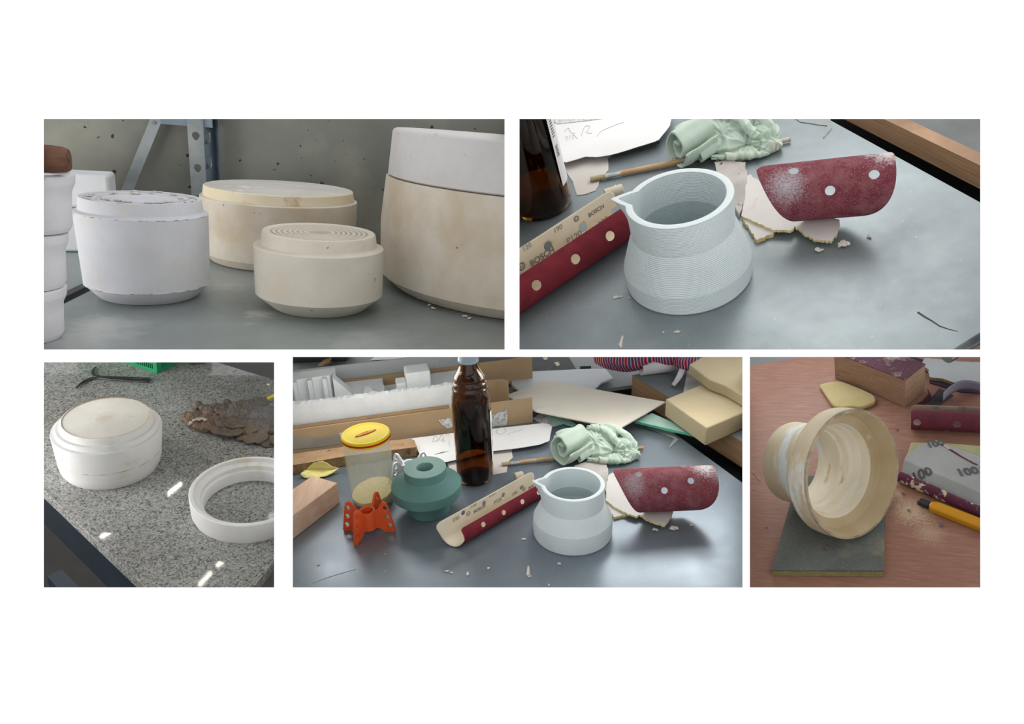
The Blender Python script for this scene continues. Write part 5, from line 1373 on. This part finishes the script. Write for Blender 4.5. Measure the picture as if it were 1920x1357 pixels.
# crate
grn = mat('green crate plastic', '1f9462', '188055', vs=20, rough=.45)
pc_ = S.at(297, 699.5); pl = S.at(226, 676); prr = S.at(345, 672)
dl = (pl-pc_).normalized(); dr = Vector((-dl.y, dl.x, 0)); dr = dr if dr.dot(prr-pc_) > 0 else -dr
k = S.k(pc_); H_ = 60*k; ll, lr = .15, .11
rt = thing(S, 'plastic_crate', pc_, 'green slotted plastic crate at the far side of the granite table', 'crate')
def side(nm, o_, d_, ln, flipn):
    bm = BM(); nn = Vector((-d_.y, d_.x, 0)); t_ = .0022
    def bar(u0, u1, v0, v1, th=t_):
        a = o_+d_*u0; b = o_+d_*u1
        hexa(bm, [a+Vector((0, 0, v0)), b+Vector((0, 0, v0)), b+nn*th+Vector((0, 0, v0)), a+nn*th+Vector((0, 0, v0))], [a+Vector((0, 0, v1)), b+Vector((0, 0, v1)), b+nn*th+Vector((0, 0, v1)), a+nn*th+Vector((0, 0, v1))])
    bar(0, ln, 0, H_*.12); bar(0, ln, H_*.92, H_); bar(0, .006, H_*.12, H_*.92); bar(ln-.006, ln, H_*.12, H_*.92)
    u = .006; i = 0
    while u < ln-.006:
        bar(u, u+.0013, H_*.12, H_*.92, t_*.8); u += .0034
    for v in (.30, .5, .7): bar(.006, ln-.006, H_*v, H_*(v+.05), t_*.9)
    mesh(nm, bm, grn, rt, smooth=0)
side('slotted_side', Vector((0, 0, 0)), dl, ll, 1); side('slotted_side', Vector((0, 0, 0)), dr, lr, 1)
side('slotted_side', dl*ll, dr, lr, 1); side('slotted_side', dr*lr, dl, ll, 1)
bm = BM(); prism(bm, [dl*.002+dr*.002, dl*ll*.98+dr*.002, dl*ll*.98+dr*lr*.98, dl*.002+dr*lr*.98], .0004, .003); mesh('crate_base', bm, grn, rt, smooth=0)
bm = BM(); prism(bm, [dl*.02+dr*.02, dl*.12+dr*.02, dl*.12+dr*.08, dl*.02+dr*.08], .0034, .02)
solo(S, 'pinkish_bag', bm, mat('pinkish white bag', 'd3b9b0', 'e4dcd6', vs=60, rough=.8), (pc_.x, pc_.y, 0), 'pinkish white bag inside the green crate', 'bag', bevel=.004)
# clay heap
clay = mat('grey brown wet clay', '6b625b', '5a534e', vs=22, rough=.6, bump=.3, bs=300, spots=(('d8cfc0', 260, .735, .76), ('7d6a58', 14, .5, .7)),
           patches=(((-.046, 0, .005), .036, '80654f', .85, 60), ((.035, -.01, .01), .03, '6e7076', .7, 60)))
c = S.at(440, 800); k = S.k(c); bm = BM()
def el(px, py, z, rx, ry, rz, rot=0.0, tilt=0.0, tx=0.0):
    q = S.at(px, py)-c; m = Matrix.Translation((q.x, q.y, z*k)) @ Matrix.Rotation(rot, 4, 'Z') @ Matrix.Rotation(tilt, 4, 'Y') @ Matrix.Rotation(tx, 4, 'X') @ Matrix.Diagonal((rx*k, ry*k, rz*k, 1))
    bmesh.ops.create_icosphere(bm, subdivisions=4, radius=1, matrix=m)
el(372, 790, 5, 24, 26, 9); el(400, 797, 8, 36, 30, 11, .2); el(440, 800, 9, 40, 30, 13, .1); el(490, 806, 9, 44, 32, 16); el(352, 784, 3, 13, 14, 6)
el(430, 786, 22, 26, 16, 5, .2, .15, .3); el(465, 792, 24, 36, 26, 6, -.3, .1, .45); el(480, 782, 30, 24, 16, 5, .1, -.1, .2); el(425, 775, 20, 9, 6, 12, .4); el(398, 780, 17, 18, 12, 4, .3, -.2)
el(500, 800, 22, 30, 24, 8, -.2, 0, .4); el(372, 770, 10, 9, 10, 9); el(386, 776, 13, 10, 8, 8)
for i, (x, y, r) in enumerate(((362, 796, 11), (378, 803, 12), (394, 809, 12), (410, 814, 13), (425, 819, 13), (441, 820, 15), (457, 824, 12), (472, 828, 14), (488, 830, 13), (504, 832, 14), (520, 833, 13))):
    el(x, y-1, 5+3*(i % 3), r*1.05, r*1.1, 3.8, i*.7, .2*(i % 2)-.1, .28)
for i, (x, y, r) in enumerate(((400, 806, 11), (418, 810, 13), (436, 812, 14), (452, 815, 11), (476, 818, 14), (494, 822, 12))):
    el(x, y-2, 15+3*(i % 2), r*1.05, r*1.1, 3.2, i, .1, .40)
o = mesh('clay_lump', bm, clay, smooth=50)
md = o.modifiers.new('r', 'REMESH'); md.mode = 'VOXEL'; md.voxel_size = k*1.0; bake(o)
nrm = [v.normal.copy() for v in o.data.vertices]
for v, n_ in zip(o.data.vertices, nrm):
    p = v.co/k; v.co += n_*k*(2.2*noise.noise(p*.09)+2.6*(.4-abs(noise.noise(p*.16)))+1.2*(.4-abs(noise.noise(p*.4))))
    if v.co.z < .0003: v.co.z = .0003
b2 = BM(); b2.from_mesh(o.data); clip(b2, *cutside(S, RPX, 1, c)); b2.to_mesh(o.data); b2.free(); o.data.polygons.foreach_set('use_smooth', [True]*len(o.data.polygons))
put(o, S, c); tag(o, 'lump of torn grey brown clay on the granite table behind the ring', 'clay')
wp = mat('white plaster on clay', 'cfc8bf', 'a89c8e', vs=90, rough=.9, bump=.4, bs=200)
for i, (x, y, r, z) in enumerate(((364, 774, 3.8, 19), (372, 771, 3.4, 21), (379, 768, 3.2, 22), (358, 783, 3.4, 13), (356, 791, 2.6, 7), (384, 772, 3, 21))):
    crumb(S, x, y+z*.8, r*k, 'whitish plaster bit stuck on the brown end of the clay lump', wp, i+3, group='plaster bits on the clay', name='plaster_bit', z=z*k*.9, cat='plaster bit', flat=.5)
yl = mat('yellow plastic', 'e0cf3a', rough=.4)
q = [S.at(495, 753, .008), S.at(504, 747, .011), S.at(530, 734, .016)]; c = cen(q); bm = BM(); tube(bm, [v-c for v in q], 3.6*k, 12); clip(bm, *cutside(S, RPX, 1, c))
rt = thing(S, 'trowel', c, 'yellow-handled tool lying behind the clay lump', 'tool'); mesh('handle', bm, yl, rt)
bm = BM(); q = [S.at(497, 762, .004)-c, S.at(508, 778, .010)-c, S.at(530, 778, .012)-c]; tube(bm, q, lambda t: 4*k*(1+t), 10, flat=.5); clip(bm, *cutside(S, RPX, 1, c)); mesh('head', bm, mat('dark tool head', '33302c', rough=.7), rt)
crumb(S, 503, 721, 3.0*k, 'white plaster chip on the granite near the yellow-handled tool', MATS['white plaster of the granite table'], 2, name='plaster_chip', cat='chip', flat=.3)
bm = BM(); p = S.at(362, 681.5); q = [S.at(354, 682, .001)-p, S.at(370, 681.5, .001)-p, S.at(384, 681, .001)-p]; tube(bm, q, 1.4*k, 8); solo(S, 'steel_rod', bm, iron, p, 'small dark steel rod lying by the crate on the granite', 'rod')
# dark cabinet on the floor past the table
w0 = S.M @ S.at(478, 690, -.12)
bm = BM(); box(bm, .10, .10, .9, (0, 0, .45)); o = mesh('dark_cabinet', bm, mat('dark brown cabinet', '2e211a', '251a15', vs=8, rough=.7), smooth=0, bevel=.004)
o.matrix_world = Matrix.Translation((w0.x+.085, w0.y+.12, 0)); tag(o, 'dark brown cabinet on the floor past the granite table corner', 'cabinet')
# strip lamps whose reflections lie on the granite
lm = bpy.data.materials.new('lit lamp tube'); lm.use_nodes = True; e = lm.node_tree.nodes['Principled BSDF']; e.inputs['Emission Color'].default_value = (1, .93, .8, 1); e.inputs['Emission Strength'].default_value = 30; e.inputs['Base Color'].default_value = (1, 1, 1, 1)
f = lambda L_: [(80+x/3.17, 676+y/3.17) for x, y in L_]
for i, ((x0, y0), (x1, y1)) in enumerate((f([(738, 792), (822, 728)]), f([(345, 1046), (498, 948)]), f([(1036, 1215), (1092, 1172)]), f([(930, 1330), (1000, 1256)]))):
    A_, B_ = S.at(x0, y0), S.at(x1, y1); h = .2
    def rf(P, h):
        d = (P-S.c).normalized(); return P+Vector((d.x, d.y, -d.z))*h
    while S.proj(rf(A_.lerp(B_, .5), h))[1] > 636 and h < 1.2: h += .01
    a, b = rf(A_, h), rf(B_, h); m_ = a.lerp(b, .5)
    bm = BM(); tube(bm, [a-m_, b-m_], .0022, 10)
    rt = thing(S, 'ceiling_strip_lamp', m_, 'strip lamp hanging under the upper shelf, mirrored in the granite', 'lamp', group='strip lamps over the granite')
    mesh('lamp_tube', bm, lm, rt)
    bm = BM(); tube(bm, [a-m_+Vector((0, 0, .0055)), b-m_+Vector((0, 0, .0055))], .0025, 6); mesh('lamp_housing', bm, part, rt, smooth=0)
# ------------------------------------------------------------------ wooden table with the turned pot
S = S5
f = lambda L_: [(1404+x/3.099, 666+y/3.099) for x, y in L_]
g = lambda x, y: (1404+x/3.099, 666+y/3.099)
LPX = 1403.2
wood = mat('reddish wood grain laminate', 'ab8170', '9c7160', vs=6, vlo=.3, vhi=.7, stretch=(5, 42, 5, .12), rough=.42, spec=.4, rvar=.06,
           spots=(('b98b77', 9, .50, .75, 1), ('8e5f4d', 16, .60, .85, 1), ('cbb39a', 700, .74, .78)),
           patches=((tuple(S.at(*g(955, 905))), .020, 'd2bd9c', .75, 420), (tuple(S.at(*g(1050, 1030))), .016, 'd2bd9c', .45, 420), (tuple(S.at(*g(850, 800))), .010, 'd2bd9c', .6, 420), (tuple(S.at(*g(430, 660))), .008, 'd2bd9c', .5, 500)))
tb = thing(S, 'wooden_table', (0, 0, 0), 'reddish wood-grained table top under the turned clay pot', 'table')
far = poly(S, [(1398, 686.2), (1510, 668), (1560, 660)]); dd = (far[1]-far[0]).normalized()
ol = [S.at(1398, 1150), S.at(1900, 1150), S.at(1900, 700)]+[far[0]+dd*.75, far[0]-dd*.02]
bm = BM(); prism(bm, ol, -.012, -.0003); clip(bm, *cutside(S, LPX, -1, (0, 0, 0))); mesh('table_top', bm, wood, tb, smooth=0)
w0 = far[0]+Vector((-dd.y, dd.x, 0))*.03
bm = BM(); prism(bm, [w0-dd*.05, w0+dd*.7, w0+dd*.7+Vector((-dd.y, dd.x, 0))*.25, w0-dd*.05+Vector((-dd.y, dd.x, 0))*.25], -.10, -.03); clip(bm, *cutside(S, LPX, -1, (0, 0, 0)))
o = solo(S, 'grey_bench', bm, mat('pale grey laminate', '9da3a4', rough=.6), (0, 0, 0), 'pale grey bench top past the far edge of the wooden table', 'bench', smooth=0)
# sanding pad
k0 = S.k(S.at(*g(460, 1250))); tp = 13*k0/.69
gpad = mat('worn grey abrasive', '787d79', '646a67', vs=26, rough=.9, bump=.4, bs=900, spots=(('a9a99c', 900, .60, .66), ('a39c86', 16, .60, .8)),
           patches=(((-.045, .09, .01), .016, 'a8a28f', .7, 300), ((.05, -.03, .01), .02, '9a9480', .6, 200)))
fpad = mat('olive foam', 'b9b27c', 'a39b66', vs=90, rough=.95, bump=.5, bs=700)
P4_ = poly(S, f([(133, 1246), (785, 1249), (795, 700), (285, 700)]), tp); c = cen(P4_); q = rel(P4_, c)
rt = thing(S, 'sanding_pad', c, 'dark grey sanding pad with foam core under the clay pot', 'sanding pad')
bm = BM(); prism(bm, q, 0.0003, tp*.80); mesh('foam_core', bm, fpad, rt, smooth=0)
bm = BM(); prism(bm, [v*1.003 for v in q], tp*.80, tp); mesh('abrasive_face', bm, gpad, rt, smooth=0)
# pot
kp = S.k(S.at(*g(610, 690), .07))
Rr, rn, Lp = 121*kp, 80*kp, 146*kp
ele = asin((121.5-82)/113); low = max(a*sin(ele)+r*cos(ele) for r, a in ((121.6, 4), (121.6, 30), (117.6, 42), (82.5, 96), (81.6, 143)))*kp
C = S.at(*g(611, 691), tp+low+.0003)
vd = (S.c-C).normalized()
for a_ in range(0, 90):
    az = R_(-a_); o_ = Vector((cos(ele)*cos(az), cos(ele)*sin(az), sin(ele)))
    if o_.dot(vd) > .62: break
rotm = o_.to_track_quat('Z', 'Y').to_matrix().to_4x4()
potm = mat('turned cream clay', 'dccfb4', 'cdbb9b', vs=16, stretch=(1, 1, 3.0), rough=.8, bump=.15, bs=200,
           spots=(('e3ebea', 13, .54, .66, 1), ('c09f76', 22, .58, .7, 1), ('8c7455', 130, .72, .75)))
pin = mat('turned pale inner clay', 'efe9d8', 'e2d6bb', vs=14, stretch=(1, 1, 4.0), rough=.75, bump=.1, bs=150, spots=(('e6f0f2', 15, .53, .66, 1), ('cfb58a', 24, .6, .7, 1)))
ledgem = mat('ochre inner rim', 'c6b492', 'b9a37e', vs=20, rough=.85, spots=(('e0cfa6', 30, .6, .72), ('6b5236', 160, .72, .75)))
darkrim = mat('greyish worn edge', '8d806f', 'bfae90', vs=60, rough=.85)
P = lambda L_: [(r*kp, -a*kp) for r, a in L_]
rt = thing(S, 'clay_pot', C, 'cream turned clay pot lying on its side on the grey sanding pad', 'pot', rot=rotm)
nz2 = lambda v, a: v*(1+.004*noise.noise(v*60))
bm = BM()
lathe(bm, P([(72, 146), (80, 146), (81, 143), (82, 96), (84, 91), (88, 88), (93, 76), (95, 70), (101, 64), (106, 58), (113, 48), (117, 42), (120, 40), (121, 30), (121, 4)]), 180, warp=nz2)
mesh('outer_wall', bm, potm, rt, smooth=22)
bm = BM(); lathe(bm, P([(121, 4), (120, 0), (115.5, 0)]), 180, warp=nz2); mesh('worn_edge', bm, darkrim, rt)
bm = BM(); lathe(bm, P([(115.5, 0), (113, 4), (107, 30), (104, 33), (92, 36), (90, 37)]), 180, warp=nz2); mesh('inner_ledge', bm, ledgem, rt, smooth=25)
bm = BM(); lathe(bm, P([(90, 37), (89, 40), (88, 56), (84, 62), (82, 70), (77, 76), (75, 88), (72, 92), (71, 120), (72, 146)]), 180, warp=nz2); mesh('inner_wall', bm, pin, rt, smooth=22)
# wooden block with abrasive on top
b1, b0, b2 = S.at(*g(905, 303)), S.at(*g(500, 131)), S.at(*g(1036, 215)); h = S.zfor(b1, g(915, 149)[1])
e1 = (b0-b1); e2 = (b2-b1); e2 = Vector((-e1.y, e1.x, 0)).normalized()*e2.length*(1 if Vector((-e1.y, e1.x, 0)).dot(e2) > 0 else -1)*1.0
oak = mat('oak wood block', 'b3957c', '9c7e66', vs=8, stretch=(8, 8, 70), rough=.65, spots=(('7d5a3e', 20, .58, .75, 1),))
c = b1+(e1+e2)*.5; q = [b1-c, b0-c, b0+e2-c, b1+e2-c]
rt = thing(S, 'sanding_block', c, 'oak block topped with dusty purple abrasive behind the clay pot', 'block')
bm = BM(); prism(bm, q, .0003, h); mesh('wood_body', bm, oak, rt, smooth=0, bevel=.0006)
purp = mat('dusty purple grit', '694251', '5a3644', vs=30, rough=.9, bump=.3, bs=1200, spots=(('cdbfae', 60, .52, .72), ('b8a79c', 700, .62, .7)))
bm = BM(); prism(bm, [v*.995 for v in q], h+.0001, h+.0012); mesh('abrasive_sheet', bm, purp, rt, smooth=0)
# sponge piece, board, papers
spm = mat('pale yellow sponge', 'd8c795', 'c9b681', vs=16, rough=.95, bump=.4, bs=500)
pts = smoothpath(poly(S, f([(410, 172), (440, 160), (520, 148), (600, 172), (680, 205), (728, 232), (736, 262), (712, 280), (650, 300), (600, 296), (505, 298), (455, 240)]), .006), 3)[:-1]; c = cen(pts); bm = BM(); prism(bm, rel(pts, c), .0004, .006)
solo(S, 'sponge_piece', bm, spm, c, 'flat pale yellow sponge piece between clay pot and oak block', 'sponge', bevel=.0015)
pdk = mat('purple abrasive paper', '4a3a52', '3c3044', vs=30, rough=.85)
slab(S, 'abrasive_paper', f([(850, 5), (960, 8), (1120, 60), (1360, 140), (1360, 222), (1230, 212), (1120, 180), (1052, 158), (1040, 100)]), 0, .0012, pdk, 'dark purple abrasive paper under the pale grey board', 'sandpaper')
slab(S, 'abrasive_paper', f([(960, 292), (1010, 262), (1045, 225), (1038, 190), (1062, 240), (1058, 252), (1020, 285)]), 0, .0008, mat('maroon abrasive paper', '5c3040', '4f2a38', vs=30, rough=.85), 'maroon abrasive paper corner sticking out under the oak block', 'sandpaper')
gpb = mat('pale grey fibre board', 'c6cbcd', 'b7bcbf', vs=10, rough=.85); gpe = mat('layered board edge', 'b3a47c', '8e7f5c', vs=120, rough=.95, bump=.4, bs=300)
chunk(S, 'fibre_board', f([(1000, 55), (1022, 14), (1110, 22), (1220, 36), (1360, 40), (1370, 168), (1255, 172), (1190, 158), (1130, 135), (1050, 125), (1045, 82)]), .0016, .0062, 'pale grey board piece with ragged edge beside the oak block', 3, amp=.0006, cat='board', mats=[gpb, gpe])
dg = mat('dark grey abrasive strip', '4b4a52', '3e3d45', vs=30, rough=.8); lv = mat('lavender backing', '9b98ac', '8b889c', vs=30, rough=.8)
slab(S, 'abrasive_paper', f([(1035, 292), (1068, 240), (1105, 190), (1140, 205), (1190, 232), (1130, 270), (1110, 292)]), .0014, .0026, dg, 'dark grey folded abrasive paper with a printed mark behind the purple roll', 'sandpaper')
d0, d1 = S.at(*g(1130, 292)), S.at(*g(1420, 262)); dv = (d1-d0); Ls = dv.length; dv.normalize(); fr = Vector((dv.y, -dv.x, 0))
def fs(s, t): return dv*s+fr*(-.018*sin(pi*min(1, s/Ls*1.0))-.003)+fr*.002*t+Vector((0, 0, .0035+t))
bm = sheet(fs, Ls, .014, 40, 4); solo(S, 'abrasive_strip', bm, [lv, dg], d0, 'lavender backed abrasive strip standing in a curve behind the purple roll', 'sandpaper', solid=.0006, fix=False)
gp = mat('purple sandpaper grit', '74303f', '622735', vs=40, rough=.85, bump=.35, bs=1500, spots=(('cdb9a0', 36, .70, .74), ('8e5a66', 900, .62, .72)))
pkb = mat('pinkish paper backing', 'b39a90', 'a58b82', vs=30, rough=.9)
A, B = S.at(*g(940, 437)), S.at(*g(1345, 458)); k = S.k(A)
rolled_sandpaper(S, A, B, 19*k, 'purple sandpaper roll lying behind the folded 100 grit sheet on the wooden table', ext=(0, .06), flap=1.9, curl=282, ts=.5, g=gp, back=pkb,
                 rows=[('120', *g(1080, 303), .4, 1), ('120', *g(1240, 306), .4, 1)], front_holes=[g(978, 383), g(1215, 350)], hole=.33)
# sponge with folded 100 grit sheet over it
gsp = mat('pale green sponge', 'b9b78c', 'abaa7f', vs=30, rough=.95, bump=.4, bs=500)
slab(S, 'sponge_pad', f([(943, 504), (1150, 508), (1420, 530), (1420, 660), (1110, 620), (915, 590)]), .0004, .010, gsp, 'pale green sponge pad under the folded 100 grit sheet', 'sponge', bevel=.0012)
zt_ = .0118
A = S.at(*g(872, 712), .003); B = S.at(*g(1352, 925), .003); dv = (B-A); dv.z = 0; Lf = dv.length+.02; dv.normalize(); fr = Vector((dv.y, -dv.x, 0)); fr = fr if fr.y < 0 else -fr
kk = S.k(A); rc_ = 8.5*kk; flat = -(S.at(*g(1112, 514), .010)-A).dot(fr)
loc = Vector((A.x, A.y, .0))
def fg(s, t):
    # t from the back edge to the near edge, which curls up and over
    wv_ = .0016*noise.noise(Vector((s*40, t*40, 2)))
    if t < flat:
        u = flat-t; z = .0012+(zt_+.0006)*min(1, max(0, (u-4*kk)/(26*kk)))**1.0+wv_*min(1, u/(20*kk)); p = -u; zz_ = z
    else:
        a = (t-flat)/rc_; p = rc_*sin(a)*(1+.2*sin(s*60)); zz_ = .0012+rc_*(1-cos(a))
    return dv*s+fr*p+Vector((0, 0, zz_))
Wt = flat+rc_*R_(205)
cor = [S.at(*g(x, y), .006) for x, y in ((872, 712), (915, 608), (1000, 545), (1112, 514))]
cor = [((v-A).dot(dv), -(v-A).dot(fr)) for v in cor]
def rsg(t):
    u = max(0., flat-t)
    for (s0, u0), (s1, u1) in zip(cor, cor[1:]):
        if u <= u1: return (s0+(s1-s0)*max(0, u-u0)/max(1e-6, u1-u0), Lf)
    return (cor[-1][0], Lf)
greyb2 = mat('grey fleece backing', 'b0b2b0', 'a3a5a4', vs=20, rough=.95, bump=.2, bs=600)
gp2 = mat('worn purple grit', '6a2f4a', '58263c', vs=40, rough=.85, bump=.3, bs=900, spots=(('d2c4a6', 70, .57, .60), ('9a8794', 200, .62, .68)))
rt = thing(S, 'folded_sandpaper', loc, 'folded grey-backed 100 grit sandpaper with curled worn purple edge, beside the yellow cutter', 'sandpaper')
bm = sheet(fg, Lf, Wt, 90, 80, (), rsg); n0 = None
bm.normal_update()
up_ = sum(f_.normal.z for f_ in list(bm.faces)[:200])
if up_ < 0: bmesh.ops.reverse_faces(bm, faces=bm.faces)
mesh('sheet', bm, [greyb2, gp2], rt, solid=.0008, fix=False)
sg = 1 if up_ > 0 else -1
fgt = lambda s, t: fg(s, t)
ink2 = mat('grit number print', '5f6162', rough=.9)
for s, t, sz in [((S.at(*g(x, y), .010)-A).dot(dv), flat+(S.at(*g(x, y), .010)-A).dot(fr), q*kk) for x, y, q in ((1005, 690, 22), (1270, 692, 23), (1082, 528, 20))]:
    bm = BM(); write(bm, '100', fgt, s, t, sz, -.85, 0, .0006*sg, flip=-1, bold=.04); mesh('grit_number', bm, ink2, rt, smooth=0, fix=False)
A, B = S.at(*g(1128, 520), .0112), S.at(*g(1420, 682), .0112); c = A.copy(); bm = BM(); n_ = 40; d_ = (B-A)
fr2 = Vector((d_.y, -d_.x, 0)).normalized(); fr2 = fr2 if fr2.y < 0 else -fr2
q0 = [d_*(i/n_)+fr2*.0005*noise.noise(Vector((i*.5, 0, 0))) for i in range(n_+1)]
q1 = [d_*(i/n_)+fr2*(.0035+.0022*sin(pi*i/n_)+.0006*noise.noise(Vector((i*.6, 5, 0))))+Vector((0, 0, .0022)) for i in range(n_+1)]
v0 = [bm.verts.new(v) for v in q0]; v1 = [bm.verts.new(v) for v in q1]
for i in range(n_): bm.faces.new((v0[i], v0[i+1], v1[i+1], v1[i]))
o = mesh('folded_back_edge', bm, gp2, rt, smooth=0, solid=.0006); o.location = c-loc+Vector((0, 0, .0012))
# cutter
ylc = mat('yellow cutter plastic', 'd89a1a', 'cf9015', vs=10, rough=.35); blk2 = mat('black cutter end', '2c2f30', rough=.5)
A, B = S.at(*g(1050, 886)), S.at(*g(1400, 1024)); d_ = (B-A).normalized(); n_ = Vector((-d_.y, d_.x, 0)); wc = 11*S.k(A); L_ = (B-A).length+.03; hc = .008
rt = thing(S, 'cutter_knife', A, 'yellow snap-off cutter with dark end, lying in front of the folded sandpaper', 'cutter')
bm = BM(); prism(bm, [d_*.004-n_*wc, d_*L_-n_*wc*1.05, d_*L_+n_*wc*1.05, d_*.006+n_*wc*1.0, d_*0+n_*wc*.5, d_*0-n_*wc*.5], .0006, hc); mesh('grip', bm, ylc, rt, smooth=0, bevel=.0018)
bm = BM(); prism(bm, [-d_*.011-n_*wc*.55, -d_*.0002-n_*wc*.6, -d_*.0002+n_*wc*.6, -d_*.010+n_*wc*.6], .0012, hc*.8); mesh('end_clip', bm, blk2, rt, smooth=0, bevel=.0006)
dstm = mat('clay dust crumb', 'cdbb98', rough=.9); flk = mat('purple grit flake', '6a5a62', '8d8288', vs=200, rough=.9)
for i, (x, y, r, m_, lab, grp) in enumerate(((862, 434, 1.8, flk, 'purple grit crumb between pot and purple roll', None), (897, 803, 1.9, flk, 'grey grit crumb between the clay pot rim and the cutter', None), (930, 903, 2.1, flk, 'grey grit crumb on the dust beside the clay pot', None),
      (1117, 988, 2.4, flk, 'pale grit crumb in front of the yellow cutter', None), (103, 1003, 1.2, flk, 'tiny dark crumb beside the sanding pad', None))):
    crumb(S, *g(x, y), r*k0*1.3, lab, m_, i+1, name='grit_crumb', cat='crumb', flat=.4)
crumb(S, *g(447, 1115), 6*k0, 'purple grit flake on the sanding pad in front of the pot', flk, 3, name='grit_flake', cat='flake', z=tp, flat=.3)
rnd = random.Random(9)
for i in range(16):
    x, y = rnd.gauss(930, 60), rnd.gauss(900, 60)
    if x < 830: x = 830+rnd.random()*40
    crumb(S, *g(x, y), rnd.uniform(.5, 1.1)*k0, 'fine clay crumb in the dust beside the pot rim', dstm, i, name='dust_crumb', group='clay crumbs beside the pot')
q = [S.at(*g(x, y), .0006) for x, y in ((20, 676), (38, 690), (60, 722), (72, 726))]; c = cen(q); bm = BM(); tube(bm, [v-c for v in smoothpath(q, 5)], .00035, 5); solo(S, 'hair_fibre', bm, mat('pale fibre', 'cbb9a5', rough=.8), c, 'thin pale fibre on the wood away from the pot', 'fibre', smooth=0)
# ------------------------------------------------------------------ daylight and added fill lights
def lamp_at(name, px, py, d, aim, size, sy, power, color=(1, 1, 1)):
    l = bpy.data.lights.new(name, 'AREA'); l.energy = power; l.color = color; l.shape = 'RECTANGLE'; l.size = size; l.size_y = sy
    o = bpy.data.objects.new(name, l); COL.objects.link(o)
    a = pg(px, py, d); b = aim
    o.matrix_world = Matrix.Translation(a) @ (b-a).to_track_quat('-Z', 'Y').to_matrix().to_4x4()
    return o
def glare(S, name, px, py, h, size, sy, power, color=(1, 1, 1)):
    """added fill light or window standing where the table mirrors it at (px, py)"""
    P = S.at(px, py); d = (P-S.c).normalized(); q = P+Vector((d.x, d.y, -d.z))*h
    a, b = S.M @ q, S.M @ P
    l = bpy.data.lights.new(name, 'AREA'); l.energy = power; l.color = color; l.shape = 'RECTANGLE'; l.size = size; l.size_y = sy
    o = bpy.data.objects.new(name, l); COL.objects.link(o)
    o.matrix_world = Matrix.Translation(a) @ (b-a).to_track_quat('-Z', 'Y').to_matrix().to_4x4()
    c = camc(a); print('lamp', name, [round(v, 2) for v in c], 'below upper tables:', [round((T.I @ a).z, 3) for T in (S1, S2)])
    return o
glare(S2, 'window_light', 1570, 520, 1.0, .5, .5, 2.1, (1.0, .99, .96))
glare(S4, 'fill_light', 1210, 1040, .28, .22, .06, .32, (1.0, .99, .96))  # added under the upper table to lift this table and its glare
glare(S4, 'fill_light', 710, 1040, .25, .20, .06, .2, (1.0, .99, .96))  # second added fill for the same table
glare(S5, 'fill_light', 1500, 830, .22, .2, .12, .22, (.95, .98, 1.0))  # unseen fill added over the wooden table
lamp_at('fill_light', 660, 664.5, .82, S4.M @ S4.at(690, 750), .22, .03, .12, (1.0, .99, .97))  # added to brighten the front faces of the styrofoam
area(S3, 'fill_light', (-.50, .05, .17), (0, .1, 0), .4, 2.8, (1.0, .98, .95), .3)  # added at the open side to brighten the granite table
